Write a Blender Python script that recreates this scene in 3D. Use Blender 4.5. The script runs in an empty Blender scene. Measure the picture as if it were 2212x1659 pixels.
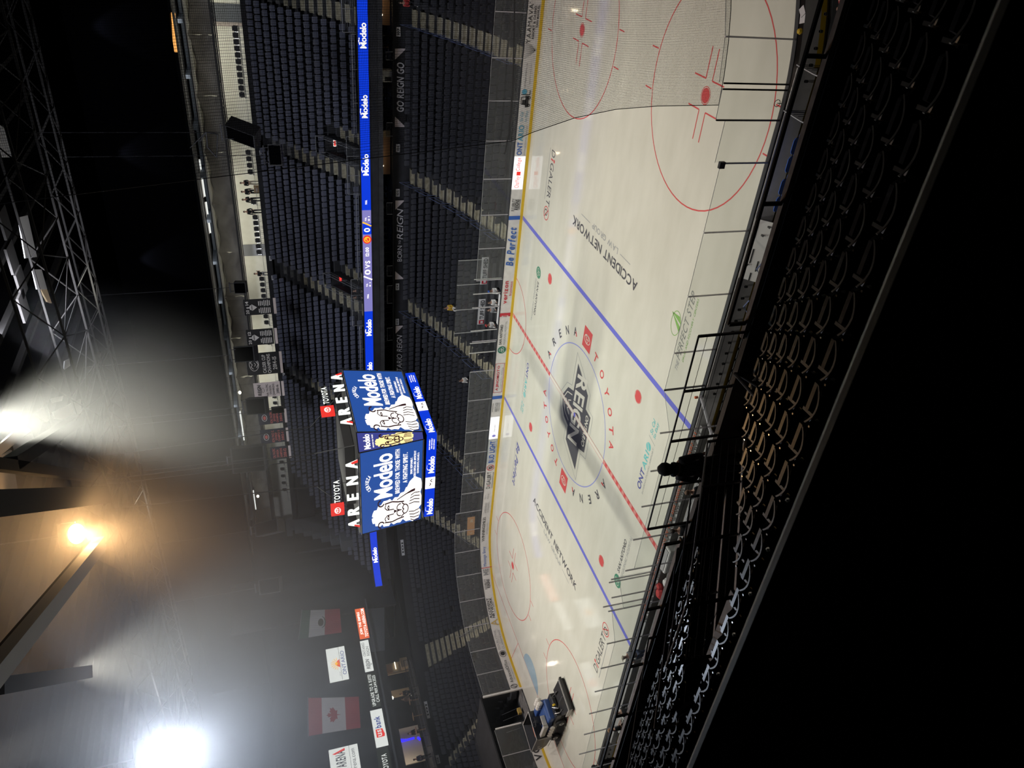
import bpy, math, random
from mathutils import Vector, Matrix, Euler
random.seed(7)
S = bpy.context.scene; C = S.collection; PI = math.pi
sin, cos = math.sin, math.cos
V3 = Vector
# ---------------------------------------------------------------- camera
CP = V3((27.866, -34.455, 17.599))
def rotb(yaw, pitch, roll):
    f = V3((sin(yaw)*cos(pitch), cos(yaw)*cos(pitch), sin(pitch)))
    r = V3((cos(yaw), -sin(yaw), 0)); u = r.cross(f)
    return cos(roll)*r + sin(roll)*u, -sin(roll)*r + cos(roll)*u, f
CR, CU, CF = rotb(-0.62757448, -0.30044602, -0.10408934)
cam = bpy.data.objects.new('camera', bpy.data.cameras.new('camera')); C.objects.link(cam)
mx = Matrix.Identity(4)
for i in range(3):                        # the phone was held turned a quarter turn: the world's up is the picture's left
    mx[i][0] = -CU[i]; mx[i][1] = CR[i]; mx[i][2] = -CF[i]; mx[i][3] = CP[i]
cam.matrix_world = mx
cam.data.lens = 1633.2/2212*36; cam.data.sensor_width = 36; cam.data.clip_end = 400; cam.data.clip_start = .05
S.camera = cam
cam.data.dof.use_dof = True; cam.data.dof.focus_distance = 48; cam.data.dof.aperture_fstop = 8.3
def pray(x, y):
    return (1659-y-829.5)/1633.2*CR + (1106-x)/1633.2*CU + CF
def at(x, y, X=None, Y=None, Z=None):
    d = pray(x, y)
    t = (X-CP.x)/d.x if X is not None else (Y-CP.y)/d.y if Y is not None else (Z-CP.z)/d.z
    return CP + t*d
def pix(P):
    d = V3(P)-CP; z = d.dot(CF)
    return 1106-1633.2*d.dot(CU)/z, 1659-829.5-1633.2*d.dot(CR)/z, z
# ---------------------------------------------------------------- world, exposure
S.view_settings.view_transform = 'Standard'; S.view_settings.look = 'None'
S.view_settings.exposure = 0; S.view_settings.gamma = 1
W = bpy.data.worlds.new('world'); S.world = W; W.use_nodes = True
W.node_tree.nodes['Background'].inputs[0].default_value = (.55, .62, .75, 1)
W.node_tree.nodes['Background'].inputs[1].default_value = .0015
cy = S.cycles
cy.max_bounces = 6; cy.diffuse_bounces = 3; cy.glossy_bounces = 3; cy.transparent_max_bounces = 24; cy.transmission_bounces = 4
cy.volume_bounces = 0; cy.use_denoising = True; cy.sample_clamp_indirect = 4; cy.caustics_reflective = False; cy.caustics_refractive = False
cy.volume_step_rate = 2
# ---------------------------------------------------------------- lights
def lamp(kind, name, loc, tgt, power, col, size=.5, cone=None, blend=.4, sy=None):
    L = bpy.data.lights.new(name, kind); L.energy = power; L.color = col
    if kind == 'SPOT': L.spot_size = math.radians(cone); L.spot_blend = blend; L.shadow_soft_size = size
    elif kind == 'AREA':
        L.size = size
        if sy: L.shape = 'RECTANGLE'; L.size_y = sy
    else: L.shadow_soft_size = size
    o = bpy.data.objects.new(name, L); C.objects.link(o); o.location = loc
    o.rotation_euler = (V3(tgt)-V3(loc)).to_track_quat('-Z', 'Y').to_euler()
    return o
for x, col, e in ((-24, (1, .82, .70), 7000), (-8, (1, .985, .86), 14500), (8, (.99, .985, .85), 14500), (24, (1, .76, .66), 5000)):
    for y in (-6, 5):
        lamp('SPOT', 'rink_light', (x, y, 29), (x, y*.9, 0), e, col, .5, 80, .75)
for x in (-38, -29, -20, -11, -2, 7, 16, 25):  # house lights on the far upper deck: the edge of the black roof shades its back rows
    lamp('SPOT', 'house_light', (x, 29.2, 29), (x, 29.0, 9), 1500, (.74, .81, 1), .12, 56, .3)
for x in (-14, -4, 6, 15, 24):                 # downlights over the near boards
    lamp('SPOT', 'bench_light', (x, -20, 28), (x, -13.8, .4), 2600, (1, .95, .88), .2, 28, .6)
lamp('SPOT', 'stair_light', (17, -21, 27), (19.3, -25.7, 9), 1500, (1, .86, .70), .15, 11, .5)  # roof spot added to brighten the near landing
for x in (-22, -4, 14, 30):
    lamp('AREA', 'concourse_light', (x, 39.6, 21.2), (x, 40.6, 10), 330, (1, .97, .84), 14, sy=.3)
    lamp('AREA', 'curtain_light', (x, 35.5, 22.2), (x, 38.2, 20.6), 35, (1, .95, .85), 12, sy=.3)
for x in (-22, 10):
    lamp('AREA', 'house_wash', (x, 0, 28.5), (x, 24, 4), 3000, (.85, .88, 1), 4)  # broad fill added to brighten the far stands, no fixture of its own
# ---------------------------------------------------------------- materials
MT = {}
def mat(name, col, rough=.6, metal=0, em=None, es=1, alpha=None, spec=None, nodes=None):
    if name in MT: return MT[name]
    m = bpy.data.materials.new(name); m.use_nodes = True; nt = m.node_tree; b = nt.nodes['Principled BSDF']
    b.inputs['Base Color'].default_value = (*col, 1); b.inputs['Roughness'].default_value = rough; b.inputs['Metallic'].default_value = metal
    if spec is not None: b.inputs['Specular IOR Level'].default_value = spec
    if em: b.inputs['Emission Color'].default_value = (*em, 1); b.inputs['Emission Strength'].default_value = es
    if alpha is not None: b.inputs['Alpha'].default_value = alpha
    if nodes: nodes(nt, b)
    MT[name] = m; return m
def vary(scale, a, b_, lo=.35, hi=.65, detail=4, stretch=None, bump=0):
    def f(nt, b):
        n = nt.nodes.new('ShaderNodeTexNoise'); n.inputs['Scale'].default_value = scale; n.inputs['Detail'].default_value = detail
        tc = nt.nodes.new('ShaderNodeTexCoord'); mp = nt.nodes.new('ShaderNodeMapping')
        if stretch: mp.inputs['Scale'].default_value = stretch
        r = nt.nodes.new('ShaderNodeValToRGB')
        r.color_ramp.elements[0].position = lo; r.color_ramp.elements[1].position = hi
        r.color_ramp.elements[0].color = (*a, 1); r.color_ramp.elements[1].color = (*b_, 1)
        nt.links.new(tc.outputs['Object'], mp.inputs[0]); nt.links.new(mp.outputs[0], n.inputs[0])
        nt.links.new(n.outputs['Fac'], r.inputs[0]); nt.links.new(r.outputs[0], b.inputs['Base Color'])
        if bump:
            bp_ = nt.nodes.new('ShaderNodeBump'); bp_.inputs['Strength'].default_value = bump
            nt.links.new(n.outputs['Fac'], bp_.inputs['Height']); nt.links.new(bp_.outputs[0], b.inputs['Normal'])
    return f
mat('ice', (.62, .61, .53), .07, spec=.5, nodes=vary(.35, (.60, .59, .51), (.66, .65, .57), .3, .7, 5, (1, 3, 1)))
mat('ice_crease', (.30, .42, .50), .2)
for n, c in {'paint_red': (.60, .10, .10), 'paint_blue': (.16, .17, .60), 'paint_blue_thin': (.28, .30, .62), 'paint_grey': (.22, .23, .22), 'paint_dark': (.10, .10, .11), 'paint_teal': (.16, .50, .50),
             'paint_green': (.22, .42, .12), 'paint_dgreen': (.08, .25, .16), 'paint_navy': (.10, .11, .32), 'paint_pale': (.66, .64, .56), 'paint_mid': (.36, .37, .36), 'paint_pink': (.62, .28, .25)}.items():
    mat(n, c, .25, spec=.3)
mat('board_white', (.72, .70, .68), .35, nodes=vary(3, (.66, .64, .62), (.74, .72, .70)))
mat('board_yellow', (.72, .47, .02), .35); mat('board_cap', (.03, .032, .035), .5); mat('ad_blue', (.03, .12, .45), .4)
mat('ad_black', (.02, .02, .022), .5); mat('ad_red', (.55, .03, .05), .4); mat('ad_grey', (.30, .30, .30), .5); mat('ad_green', (.02, .16, .10), .5)
mat('ad_teal', (.10, .35, .50), .5); mat('ad_gold', (.55, .38, .10), .5); mat('ad_white', (.7, .7, .7), .5)
mat('concrete', (.16, .155, .15), .85, nodes=vary(2.5, (.10, .10, .10), (.19, .185, .175), bump=.1))
mat('concrete_dark', (.035, .036, .04), .85, nodes=vary(2, (.026, .027, .03), (.045, .046, .05)))
mat('step_tan', (.34, .31, .22), .8, nodes=vary(4, (.24, .22, .15), (.40, .37, .27)))
mat('ledge_tan', (.42, .36, .33), .7, nodes=vary(6, (.34, .29, .26), (.46, .40, .36)))
mat('black_paint', (.012, .012, .013), .6); mat('black_wall', (.016, .017, .02), .8, nodes=vary(1.2, (.012, .012, .014), (.022, .023, .027)))
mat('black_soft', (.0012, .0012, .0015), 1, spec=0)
mat('white_wall', (.72, .71, .62), .7, nodes=vary(1.5, (.68, .67, .58), (.74, .73, .65)))
mat('seat_far', (.065, .068, .082), .5); mat('seat_up', (.12, .13, .18), .45)
mat('seat_near', (.035, .035, .038), .32, nodes=vary(30, (.028, .028, .030), (.045, .045, .048), bump=.05))
mat('seat_rim', (.12, .115, .105), .4); mat('steel', (.45, .45, .45), .35, .9); mat('chrome', (.8, .8, .8), .2, 1)
mat('dark_steel', (.05, .05, .055), .45, .7); mat('rail_grey', (.35, .36, .38), .4, .6); mat('rail_blue', (.12, .16, .30), .5, .3)
def glass_nodes(fac, col, rough=.05):
    def f(nt, b):
        o = nt.nodes['Material Output']; t = nt.nodes.new('ShaderNodeBsdfTransparent'); t.inputs[0].default_value = (*col, 1)
        d = nt.nodes.new('ShaderNodeBsdfDiffuse'); d.inputs[0].default_value = (.6, .62, .62, 1)
        g = nt.nodes.new('ShaderNodeBsdfGlossy'); g.inputs['Roughness'].default_value = rough
        m1 = nt.nodes.new('ShaderNodeMixShader'); m1.inputs[0].default_value = fac
        lw = nt.nodes.new('ShaderNodeLayerWeight'); lw.inputs[0].default_value = .5; fr = nt.nodes.new('ShaderNodeMath'); fr.operation = 'POWER'; fr.inputs[1].default_value = 5; pw = fr
        nt.links.new(lw.outputs['Facing'], pw.inputs[0]); fr = nt.nodes.new('ShaderNodeMath'); fr.operation = 'MULTIPLY_ADD'; fr.inputs[1].default_value = .6; fr.inputs[2].default_value = .03; nt.links.new(pw.outputs[0], fr.inputs[0])
        m2 = nt.nodes.new('ShaderNodeMixShader')
        nt.links.new(t.outputs[0], m1.inputs[1]); nt.links.new(d.outputs[0], m1.inputs[2])
        nt.links.new(fr.outputs[0], m2.inputs[0]); nt.links.new(m1.outputs[0], m2.inputs[1]); nt.links.new(g.outputs[0], m2.inputs[2])
        nt.links.new(m2.outputs[0], o.inputs[0])
    return f
mat('rink_glass', (.8, .8, .8), nodes=glass_nodes(.07, (.93, .95, .94)))
mat('glass_edge', (.5, .52, .52), .3); mat('glass_post', (.62, .60, .64), .4, alpha=.7)
def net_nodes(nt, b):
    o = nt.nodes['Material Output']; t = nt.nodes.new('ShaderNodeBsdfTransparent'); d = nt.nodes.new('ShaderNodeBsdfDiffuse'); d.inputs[0].default_value = (.10, .09, .09, 1)
    tc = nt.nodes.new('ShaderNodeTexCoord'); br = nt.nodes.new('ShaderNodeTexBrick')
    br.inputs['Scale'].default_value = 1; br.offset = 0
    br.inputs['Brick Width'].default_value = .045; br.inputs['Row Height'].default_value = .045; br.inputs['Mortar Size'].default_value = .0026; br.inputs['Mortar Smooth'].default_value = 0
    nt.links.new(tc.outputs['UV'], br.inputs[0])
    m = nt.nodes.new('ShaderNodeMixShader'); nt.links.new(br.outputs['Fac'], m.inputs[0]); nt.links.new(t.outputs[0], m.inputs[1]); nt.links.new(d.outputs[0], m.inputs[2])
    nt.links.new(m.outputs[0], o.inputs[0])
mat('net', (.1, .1, .1), nodes=net_nodes)
def led(name, col, es=1): return mat(name, (0, 0, 0), .5, em=col, es=es, spec=.1)
led('led_blue', (.004, .045, .72)); led('led_deep', (.022, .085, .36)); led('led_deep2', (.05, .06, .28)); led('led_white', (1, .95, .88), 1.7); led('led_warm', (1, .78, .35), 1.3)
led('led_panel', (1, .98, .97), 1.15); led('led_red', (.9, .04, .03), 1); led('led_orange', (.85, .14, .04), 1.1); led('led_violet', (.24, .22, .55), 1); led('sign_white', (.95, 1, .92), 1.4)
led('led_dark', (.02, .025, .02), 1); led('led_line', (.05, .015, .02), .6); led('led_yellow', (1, .5, .03), 1.2); led('exit_red', (1, .05, .04), 1.3); led('panel_white', (.85, .88, .84), 1); led('neon_blue', (.03, .02, 1), 1.6)
led('lamp_white', (1, .93, .75), 3); led('tv_blue', (.35, .5, 1), .8); led('led_skin', (1, .35, .18), .8); led('led_text_dark', (.10, .10, .12), .7); led('led_text_blue', (.02, .05, .35), .8)
mat('skin', (.50, .30, .22), .5); mat('hair', (.03, .022, .018), .6); mat('cloth_black', (.012, .013, .016), .85); mat('cloth_navy', (.015, .02, .035), .85); mat('cloth_grey', (.25, .26, .27), .85)
mat('cloth_white', (.65, .64, .62), .8); mat('cloth_yellow', (.62, .38, .04), .8); mat('cloth_red', (.5, .05, .05), .8); mat('denim', (.06, .08, .14), .85); mat('cloth_brown', (.16, .10, .07), .85)
mat('cloth_cream', (.55, .50, .40), .85); mat('cloth_maroon', (.09, .02, .025), .85); mat('cloth_blue', (.03, .10, .42), .8); mat('cloth_camo', (.35, .33, .28), .9, nodes=vary(25, (.06, .06, .05), (.6, .57, .5), .45, .55))
mat('rubber', (.015, .015, .016), .8); mat('plastic_white', (.66, .66, .64), .45); mat('plastic_orange', (.75, .14, .03), .5); mat('vehicle_black', (.02, .02, .022), .35); mat('vehicle_blue', (.03, .07, .22), .4)
mat('vehicle_grey', (.42, .40, .38), .4); mat('tank_white', (.62, .58, .54), .35); mat('wood', (.34, .20, .11), .6); mat('tan_wall', (.40, .30, .18), .8)
mat('curtain', (.20, .19, .17), .9, nodes=vary(.5, (.16, .15, .135), (.24, .23, .205))); mat('black_curtain', (.018, .020, .026), .95, nodes=vary(.35, (.014, .016, .021), (.028, .030, .038), stretch=(1, 2.2, .15)))
mat('stone_grey', (.10, .11, .125), .8); mat('truss', (.014, .013, .012), .8, spec=.1); mat('truss_dark', (.008, .0075, .007), .8, spec=.1); mat('beam', (.20, .185, .17), .7); mat('deck_metal', (.34, .34, .34), .55, .2); mat('blue_steel', (.16, .20, .27), .6)
mat('flag_white', (.62, .60, .60), .8); mat('flag_red', (.42, .05, .07), .8); mat('flag_green', (.02, .09, .05), .8); mat('flag_brown', (.10, .07, .04), .8); mat('banner_black', (.010, .010, .011), .8); mat('banner_navy', (.014, .016, .03), .8); mat('banner_white', (.62, .54, .52), .8)
mat('banner_ink', (.6, .58, .56), .8); mat('banner_red', (.55, .14, .12), .8); mat('paper', (.7, .7, .7), .7); mat('cardboard', (.42, .30, .18), .8); mat('orange_flag', (.50, .26, .12), .8)
# ---------------------------------------------------------------- mesh builder
class MB:
    def __init__(s, m='black_paint'): s.v = []; s.f = []; s.i = []; s.ms = []; s.uv = None; s.mat(m)
    def mat(s, m):
        if m not in s.ms: s.ms.append(m)
        s.c = s.ms.index(m); return s
    def poly(s, pts):
        n = len(s.v); s.v += [tuple(p) for p in pts]; s.f.append(tuple(range(n, n+len(pts)))); s.i.append(s.c); return s
    def mesh(s, vs, fs):
        n = len(s.v); s.v += [tuple(p) for p in vs]
        for f in fs: s.f.append(tuple(n+k for k in f)); s.i.append(s.c)
        return s
    def box(s, x, y, z, a, b, c, rz=0, m=None):
        vs = []
        for dz in (-c/2, c/2):
            for dx, dy in ((-a/2, -b/2), (a/2, -b/2), (a/2, b/2), (-a/2, b/2)):
                vs.append((dx, dy, dz))
        R = m if m is not None else Matrix.Rotation(rz, 3, 'Z')
        vs = [tuple(R @ V3(p) + V3((x, y, z))) for p in vs]
        return s.mesh(vs, [(3, 2, 1, 0), (4, 5, 6, 7), (0, 1, 5, 4), (1, 2, 6, 5), (2, 3, 7, 6), (3, 0, 4, 7)])
    def bev(s, x, y, z, a, b, c, r=.02, rz=0):
        # box with chamfered upright edges and top
        def ring(k, zz): 
            A, B = a/2-k, b/2-k
            P = [(-A+r, -B), (A-r, -B), (A, -B+r), (A, B-r), (A-r, B), (-A+r, B), (-A, B-r), (-A, -B+r)]
            return [(p[0]*cos(rz)-p[1]*sin(rz)+x, p[0]*sin(rz)+p[1]*cos(rz)+y, zz) for p in P]
        return s.loft([ring(r*.6, z-c/2), ring(0, z-c/2+r), ring(0, z+c/2-r), ring(r*.6, z+c/2)], True, True, True)
    def loft(s, rings, closed=True, cap0=False, cap1=False):
        n = len(rings[0]); b = len(s.v)
        for r in rings: s.v += [tuple(p) for p in r]
        for k in range(len(rings)-1):
            for j in range(n if closed else n-1):
                j2 = (j+1) % n
                s.f.append((b+k*n+j, b+k*n+j2, b+(k+1)*n+j2, b+(k+1)*n+j)); s.i.append(s.c)
        if cap0: s.f.append(tuple(b+j for j in range(n-1, -1, -1))); s.i.append(s.c)
        if cap1: s.f.append(tuple(b+(len(rings)-1)*n+j for j in range(n))); s.i.append(s.c)
        return s
    def tube(s, pts, r, n=6, rad=None):
        pts = [V3(p) for p in pts]; rings = []
        for k, p in enumerate(pts):
            d = (pts[min(k+1, len(pts)-1)]-pts[max(k-1, 0)]).normalized()
            a = V3((0, 0, 1)) if abs(d.z) < .9 else V3((1, 0, 0))
            u = d.cross(a).normalized(); w = d.cross(u); rr = rad[k] if rad else r
            rings.append([p + rr*(cos(2*PI*j/n)*u + sin(2*PI*j/n)*w) for j in range(n)])
        return s.loft(rings, True, True, True)
    def sph(s, c, r, n=8, sc=(1, 1, 1)):
        rings = [[(c[0]+r*sc[0]*sin(t)*cos(2*PI*j/n), c[1]+r*sc[1]*sin(t)*sin(2*PI*j/n), c[2]+r*sc[2]*cos(t)) for j in range(n)] for t in [PI*(k+.08)/(n*.5+.16) for k in range(int(n*.5)+1)]]
        return s.loft(rings[::-1], True, True, True)
    def lathe(s, c, prof, n=12):
        return s.loft([[(c[0]+r*cos(2*PI*j/n), c[1]+r*sin(2*PI*j/n), c[2]+z) for j in range(n)] for r, z in prof], True, True, True)
    def slab(s, pts, th=.02):
        # closed thin plate from a 3D polygon
        P = [V3(p) for p in pts]; nrm = V3((0, 0, 0))
        for k in range(len(P)): nrm += P[k].cross(P[(k+1) % len(P)])
        nrm.normalize(); Q = [p - nrm*th for p in P]
        s.poly(P); s.poly(Q[::-1])
        for k in range(len(P)):
            j = (k+1) % len(P); s.poly([P[k], Q[k], Q[j], P[j]])
        return s
    def xf(s, M): s.v = [tuple(M @ V3(p)) for p in s.v]; return s
    def obj(s, name, parent=None, smooth=False, mats=None):
        me = bpy.data.meshes.new(name); me.from_pydata(s.v, [], s.f)
        for m in s.ms: me.materials.append(MT[m])
        me.polygons.foreach_set('material_index', s.i)
        if smooth: me.polygons.foreach_set('use_smooth', [True]*len(s.f))
        me.update(); o = bpy.data.objects.new(name, me); C.objects.link(o)
        if parent:
            o.parent = parent
            o.matrix_parent_inverse = wm(parent).inverted() if s.world else Matrix.Identity(4)
        return o
    world = False
class WB(MB): world = True                    # coordinates given in the world's frame
def wm(o):
    m = Matrix.LocRotScale(o.location, o.rotation_euler, o.scale)
    return m if not o.parent else wm(o.parent) @ o.matrix_parent_inverse @ m
def tag(o, label=None, cat=None, group=None, kind=None):
    if label: o['label'] = label
    if cat: o['category'] = cat
    if group: o['group'] = group
    if kind: o['kind'] = kind
    return o
def thing(name, label, cat, loc=(0, 0, 0), rz=0, group=None):
    o = bpy.data.objects.new(name, None); C.objects.link(o); o.location = loc; o.rotation_euler = (0, 0, rz); o.empty_display_size = .1
    return tag(o, label, cat, group)
def struct(name, mb, label=None): return tag(mb.obj(name), label, None, None, 'structure')
def kids(o): return [c for c in C.objects if c.parent == o]
KID = {}
def dup(root, loc, rz, label=None, group=None):
    if root not in KID: KID[root] = [(c, [g for g in c.children]) for c in root.children]
    r = root.copy(); C.objects.link(r); r.location = loc; r.rotation_euler = (0, 0, rz)
    if label: r['label'] = label
    if group: r['group'] = group
    for c, gs in KID[root]:
        d = c.copy(); C.objects.link(d); d.parent = r
        for g in gs: e = g.copy(); C.objects.link(e); e.parent = d
    return r
# ---------------------------------------------------------------- lettering: glyph outlines from the built-in font, filled and cached
GL = {}
def glyphs():
    chars = "ABCDEFGHIJKLMNOPQRSTUVWXYZabcdefghijklmnopqrstuvwxyz0123456789:.-&|'/,@!"
    tmp = []
    for w, off in (('r', 0), ('b', .022)):
        for ch in chars:
            cu = bpy.data.curves.new('g', 'FONT'); cu.body = ch; cu.size = 1; cu.offset = off; cu.resolution_u = 3
            o = bpy.data.objects.new('g', cu); C.objects.link(o); tmp.append((w, ch, o))
    dg = bpy.context.evaluated_depsgraph_get(); dg.update()
    for w, ch, o in tmp:
        me = bpy.data.meshes.new_from_object(o.evaluated_get(dg))
        vs = [(v.co.x, v.co.y) for v in me.vertices]; fs = [tuple(p.vertices) for p in me.polygons]
        x0 = min(v[0] for v in vs); x1 = max(v[0] for v in vs)
        GL[w+ch] = ([(v[0]-x0, v[1]) for v in vs], fs, x1-x0)
        bpy.data.meshes.remove(me); cu = o.data; bpy.data.objects.remove(o); bpy.data.curves.remove(cu)
glyphs()
def tx(mb, s, f, x, y, w, h, wt='b', slant=0, gap=.09, full=False):
    """lay the string s into the box x..x+w, y..y+h of the surface f(u, v) -> 3D point"""
    L = []; cx = 0
    for ch in s:
        if ch == ' ': cx += .34; continue
        vs, fs, a = GL[wt+ch]; L.append((cx, vs, fs)); cx += a + gap
    if not L: return
    W_ = cx-gap; ys = [v[1] for _, vs, _ in L for v in vs]; y0, y1 = min(ys), max(ys)
    if full: y0, y1 = 0, .72
    kx, ky = w/W_, h/max(y1-y0, .01)
    for ox, vs, fs in L:
        mb.mesh([f(x+(ox+v[0])*kx+slant*(v[1]-y0)*ky, y+(v[1]-y0)*ky) for v in vs], fs)
def plane(o, u, v):
    o, u, v = V3(o), V3(u).normalized(), V3(v).normalized()
    return lambda a, b: tuple(o + a*u + b*v)
def rect(mb, f, x, y, w, h): mb.poly([f(x, y), f(x+w, y), f(x+w, y+h), f(x, y+h)])
def ring(mb, f, cx, cy_, rx, ry, t, a0=0, a1=2*PI, n=24):
    for k in range(n):
        a, b = a0+(a1-a0)*k/n, a0+(a1-a0)*(k+1)/n
        mb.poly([f(cx+rx*cos(a), cy_+ry*sin(a)), f(cx+rx*cos(b), cy_+ry*sin(b)), f(cx+(rx-t)*cos(b), cy_+(ry-t)*sin(b)), f(cx+(rx-t)*cos(a), cy_+(ry-t)*sin(a))])
def disc(mb, f, cx, cy_, rx, ry, n=20): mb.poly([f(cx+rx*cos(2*PI*k/n), cy_+ry*sin(2*PI*k/n)) for k in range(n)])
def line2(mb, f, pts, t):
    for (x0, y0), (x1, y1) in zip(pts, pts[1:]):
        d = math.hypot(x1-x0, y1-y0) or 1; nx, ny = -(y1-y0)/d*t/2, (x1-x0)/d*t/2
        mb.poly([f(x0+nx, y0+ny), f(x0-nx, y0-ny), f(x1-nx, y1-ny), f(x1+nx, y1+ny)])
# ---------------------------------------------------------------- the rink's outline: arc length s, outward offset
LS = [43.9, 13.4, 8.84, 13.4, 43.9, 13.4, 8.84, 13.4]; PT = sum(LS)
def bp(s, off=0):
    s %= PT; i = 0
    while s > LS[i]: s -= LS[i]; i += 1
    a = s/8.53; R = 8.53+off
    if i == 0: return 21.95-s, 12.95+off, 0, 1
    if i == 1: return -21.95-R*sin(a), 4.42+R*cos(a), -sin(a), cos(a)
    if i == 2: return -30.48-off, 4.42-s, -1, 0
    if i == 3: return -21.95-R*cos(a), -4.42-R*sin(a), -cos(a), -sin(a)
    if i == 4: return -21.95+s, -12.95-off, 0, -1
    if i == 5: return 21.95+R*sin(a), -4.42-R*cos(a), sin(a), -cos(a)
    if i == 6: return 30.48+off, -4.42+s, 1, 0
    return 21.95+R*cos(a), 4.42+R*sin(a), cos(a), sin(a)
def bs(off=0): return lambda u, z: (lambda q: (q[0], q[1], z))(bp(-u, off))       # u runs rightwards for a reader on the ice
def frange(a, b, d):
    n = max(1, int(math.ceil((b-a)/d))); return [a+(b-a)*k/n for k in range(n+1)]
# ================================================================ arena floor, ice and everything painted in it
struct('floor', WB('concrete_dark').box(-5, 0, -.36, 110, 96, .3))
ice = thing('ice_rink', 'white ice sheet with red and blue hockey lines inside the boards', 'ice rink')
m = MB('ice'); n = 160
top = [(*bp(PT*k/n, -.02)[:2], .0) for k in range(n)]
m.poly(top[::-1]); m.loft([[(x, y, -.2) for x, y, _ in top], [(x, y, 0) for x, y, _ in top]][::-1])
m.obj('ice_sheet', ice)
G0 = lambda z=.004: (lambda x, y: (x, y, z))
for s in (-1, 1):
    m = MB('paint_blue'); rect(m, G0(), s*7.77-.15, -12.9, .30, 25.8); m.obj('blue_line', ice)
m = MB('paint_red'); g = G0()
for a, b in ((-12.9, -4.57), (4.57, 12.9)):
    rect(m, g, -.15, a, .04, b-a); rect(m, g, .11, a, .04, b-a)
    y = a
    k = 0
    while y < b:
        h = min(.26, b-y)
        m.mat('paint_red' if k % 2 == 0 else 'paint_pink'); rect(m, G0(.005), -.11, y, .22, h); y += h; k += 1
m.mat('paint_pink'); rect(m, G0(.012), -.15, -4.57, .03, 9.14); rect(m, G0(.012), .12, -4.57, .03, 9.14)
m.mat('paint_pale'); rect(m, G0(.011), -.12, -4.57, .24, 9.14)
m.obj('center_line', ice)
m = MB('paint_blue_thin'); ring(m, g, 0, 0, 4.57, 4.57, .07, n=72); m.obj('center_circle', ice); m = MB('paint_blue'); disc(m, G0(.014), 0, 0, .15, .15); m.obj('center_spot', ice)
m = MB('paint_red'); ring(m, g, 0, 12.93, 3.05, 3.05, .06, PI, 2*PI, 30); m.obj('referee_crease', ice)
for sx in (-1, 1):
    yy = 4.42 + math.sqrt(8.5**2-(27.13-21.95)**2)
    m = MB('paint_red'); rect(m, g, sx*27.13-.03, -yy, .06, 2*yy); m.obj('goal_line', ice)
    m = MB('ice_crease'); P = [(sx*(-27.13)*-1 - sx*1.83*cos(a), 1.83*sin(a)) for a in frange(-PI/2, PI/2, .15)]
    m.poly([(x, y, .0045) for x, y in (P if sx < 0 else P[::-1])]); m.obj('goal_crease', ice)
    m = MB('paint_red')
    for sy in (-1, 1): line2(m, g, [(sx*27.13, sy*3.35), (sx*30.46, sy*4.27)], .05)
    m.obj('trapezoid_line', ice)
    for sy in (-1, 1):
        cx, cyy = sx*21.03, sy*6.71
        m = MB('paint_red'); ring(m, g, cx, cyy, 4.57, 4.57, .06, n=60)
        for ax in (-1, 1):
            for ay in (-1, 1):
                rect(m, g, cx+ax*.86-.03, cyy+(4.57 if ay > 0 else -5.17), .06, .6)
                x0, y0 = cx+ax*.61, cyy+ay*.25
                line2(m, G0(.005), [(x0, y0), (x0+ax*1.2, y0)], .06); line2(m, g, [(x0, y0), (x0, y0+ay*.9)], .06)
        ring(m, g, cx, cyy, .36, .36, .03); disc(m, G0(.005), cx, cyy, .30, .30); m.obj('faceoff_circle', ice)
        m = MB('paint_red'); x0 = sx*6.1
        m.poly([(x0+.33*cos(a), cyy+.33*sin(a), .004) for a in (list(frange(-1.15, 1.15, .2))+list(frange(PI-1.15, PI+1.15, .2)))])
        ring(m, g, x0, cyy, .37, .37, .025); m.obj('faceoff_spot', ice)
# centre crest: a slanted word in a pointed shield, the town's name on a band over it
f = lambda u, v, z=.006: (-u, -v, z)
m = MB('paint_mid')
OUT = [(4.01, .99), (1.56, 1.01), (1.30, 1.75), (.1, 2.5), (-.86, 2.2), (-1.43, 1.75), (-1.62, 1.03), (-2.71, .99), (-4.01, -1.64), (-1.85, -1.61), (-1.62, -2.43), (1.54, -2.39), (1.63, -1.6), (2.62, -1.58)]
INN = [(3.42, .66), (1.36, .68), (1.1, 1.5), (.08, 2.16), (-.7, 1.9), (-1.18, 1.48), (-1.38, .71), (-2.46, .67), (-3.42, -1.32), (-1.68, -1.32), (-1.38, -2.11), (1.32, -2.11), (1.39, -1.33), (2.38, -1.31)]
line2(m, lambda x, y: (x, y, .005), OUT+OUT[:1], .045)
m.mat('paint_dark'); m.poly([(x, y, .0055) for x, y in INN])
m.mat('paint_pale'); tx(m, 'REIGN', lambda u, v: f(u-.05, v, .008), -2.75, -.48, 5.0, 1.45, 'b', -.28, gap=.04)
tx(m, 'ONTARIO', lambda u, v: f(u, v, .008), -1.15, 1.5, 2.3, .42, 'b', .0)
line2(m, lambda u, v: f(u, v, .0085), [(-1.0, -.75), (-.75, -1.5), (0, -1.95), (.75, -1.5), (1.0, -.75)], .07)
line2(m, lambda u, v: f(u, v, .0085), [(-.55, -.8), (-.3, -1.2), (0, -.85), (.3, -1.2), (.55, -.8)], .07); ring(m, lambda u, v: f(u, v, .0085), 0, -1.5, .22, .2, .05)
m.obj('center_logo', ice)
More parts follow.
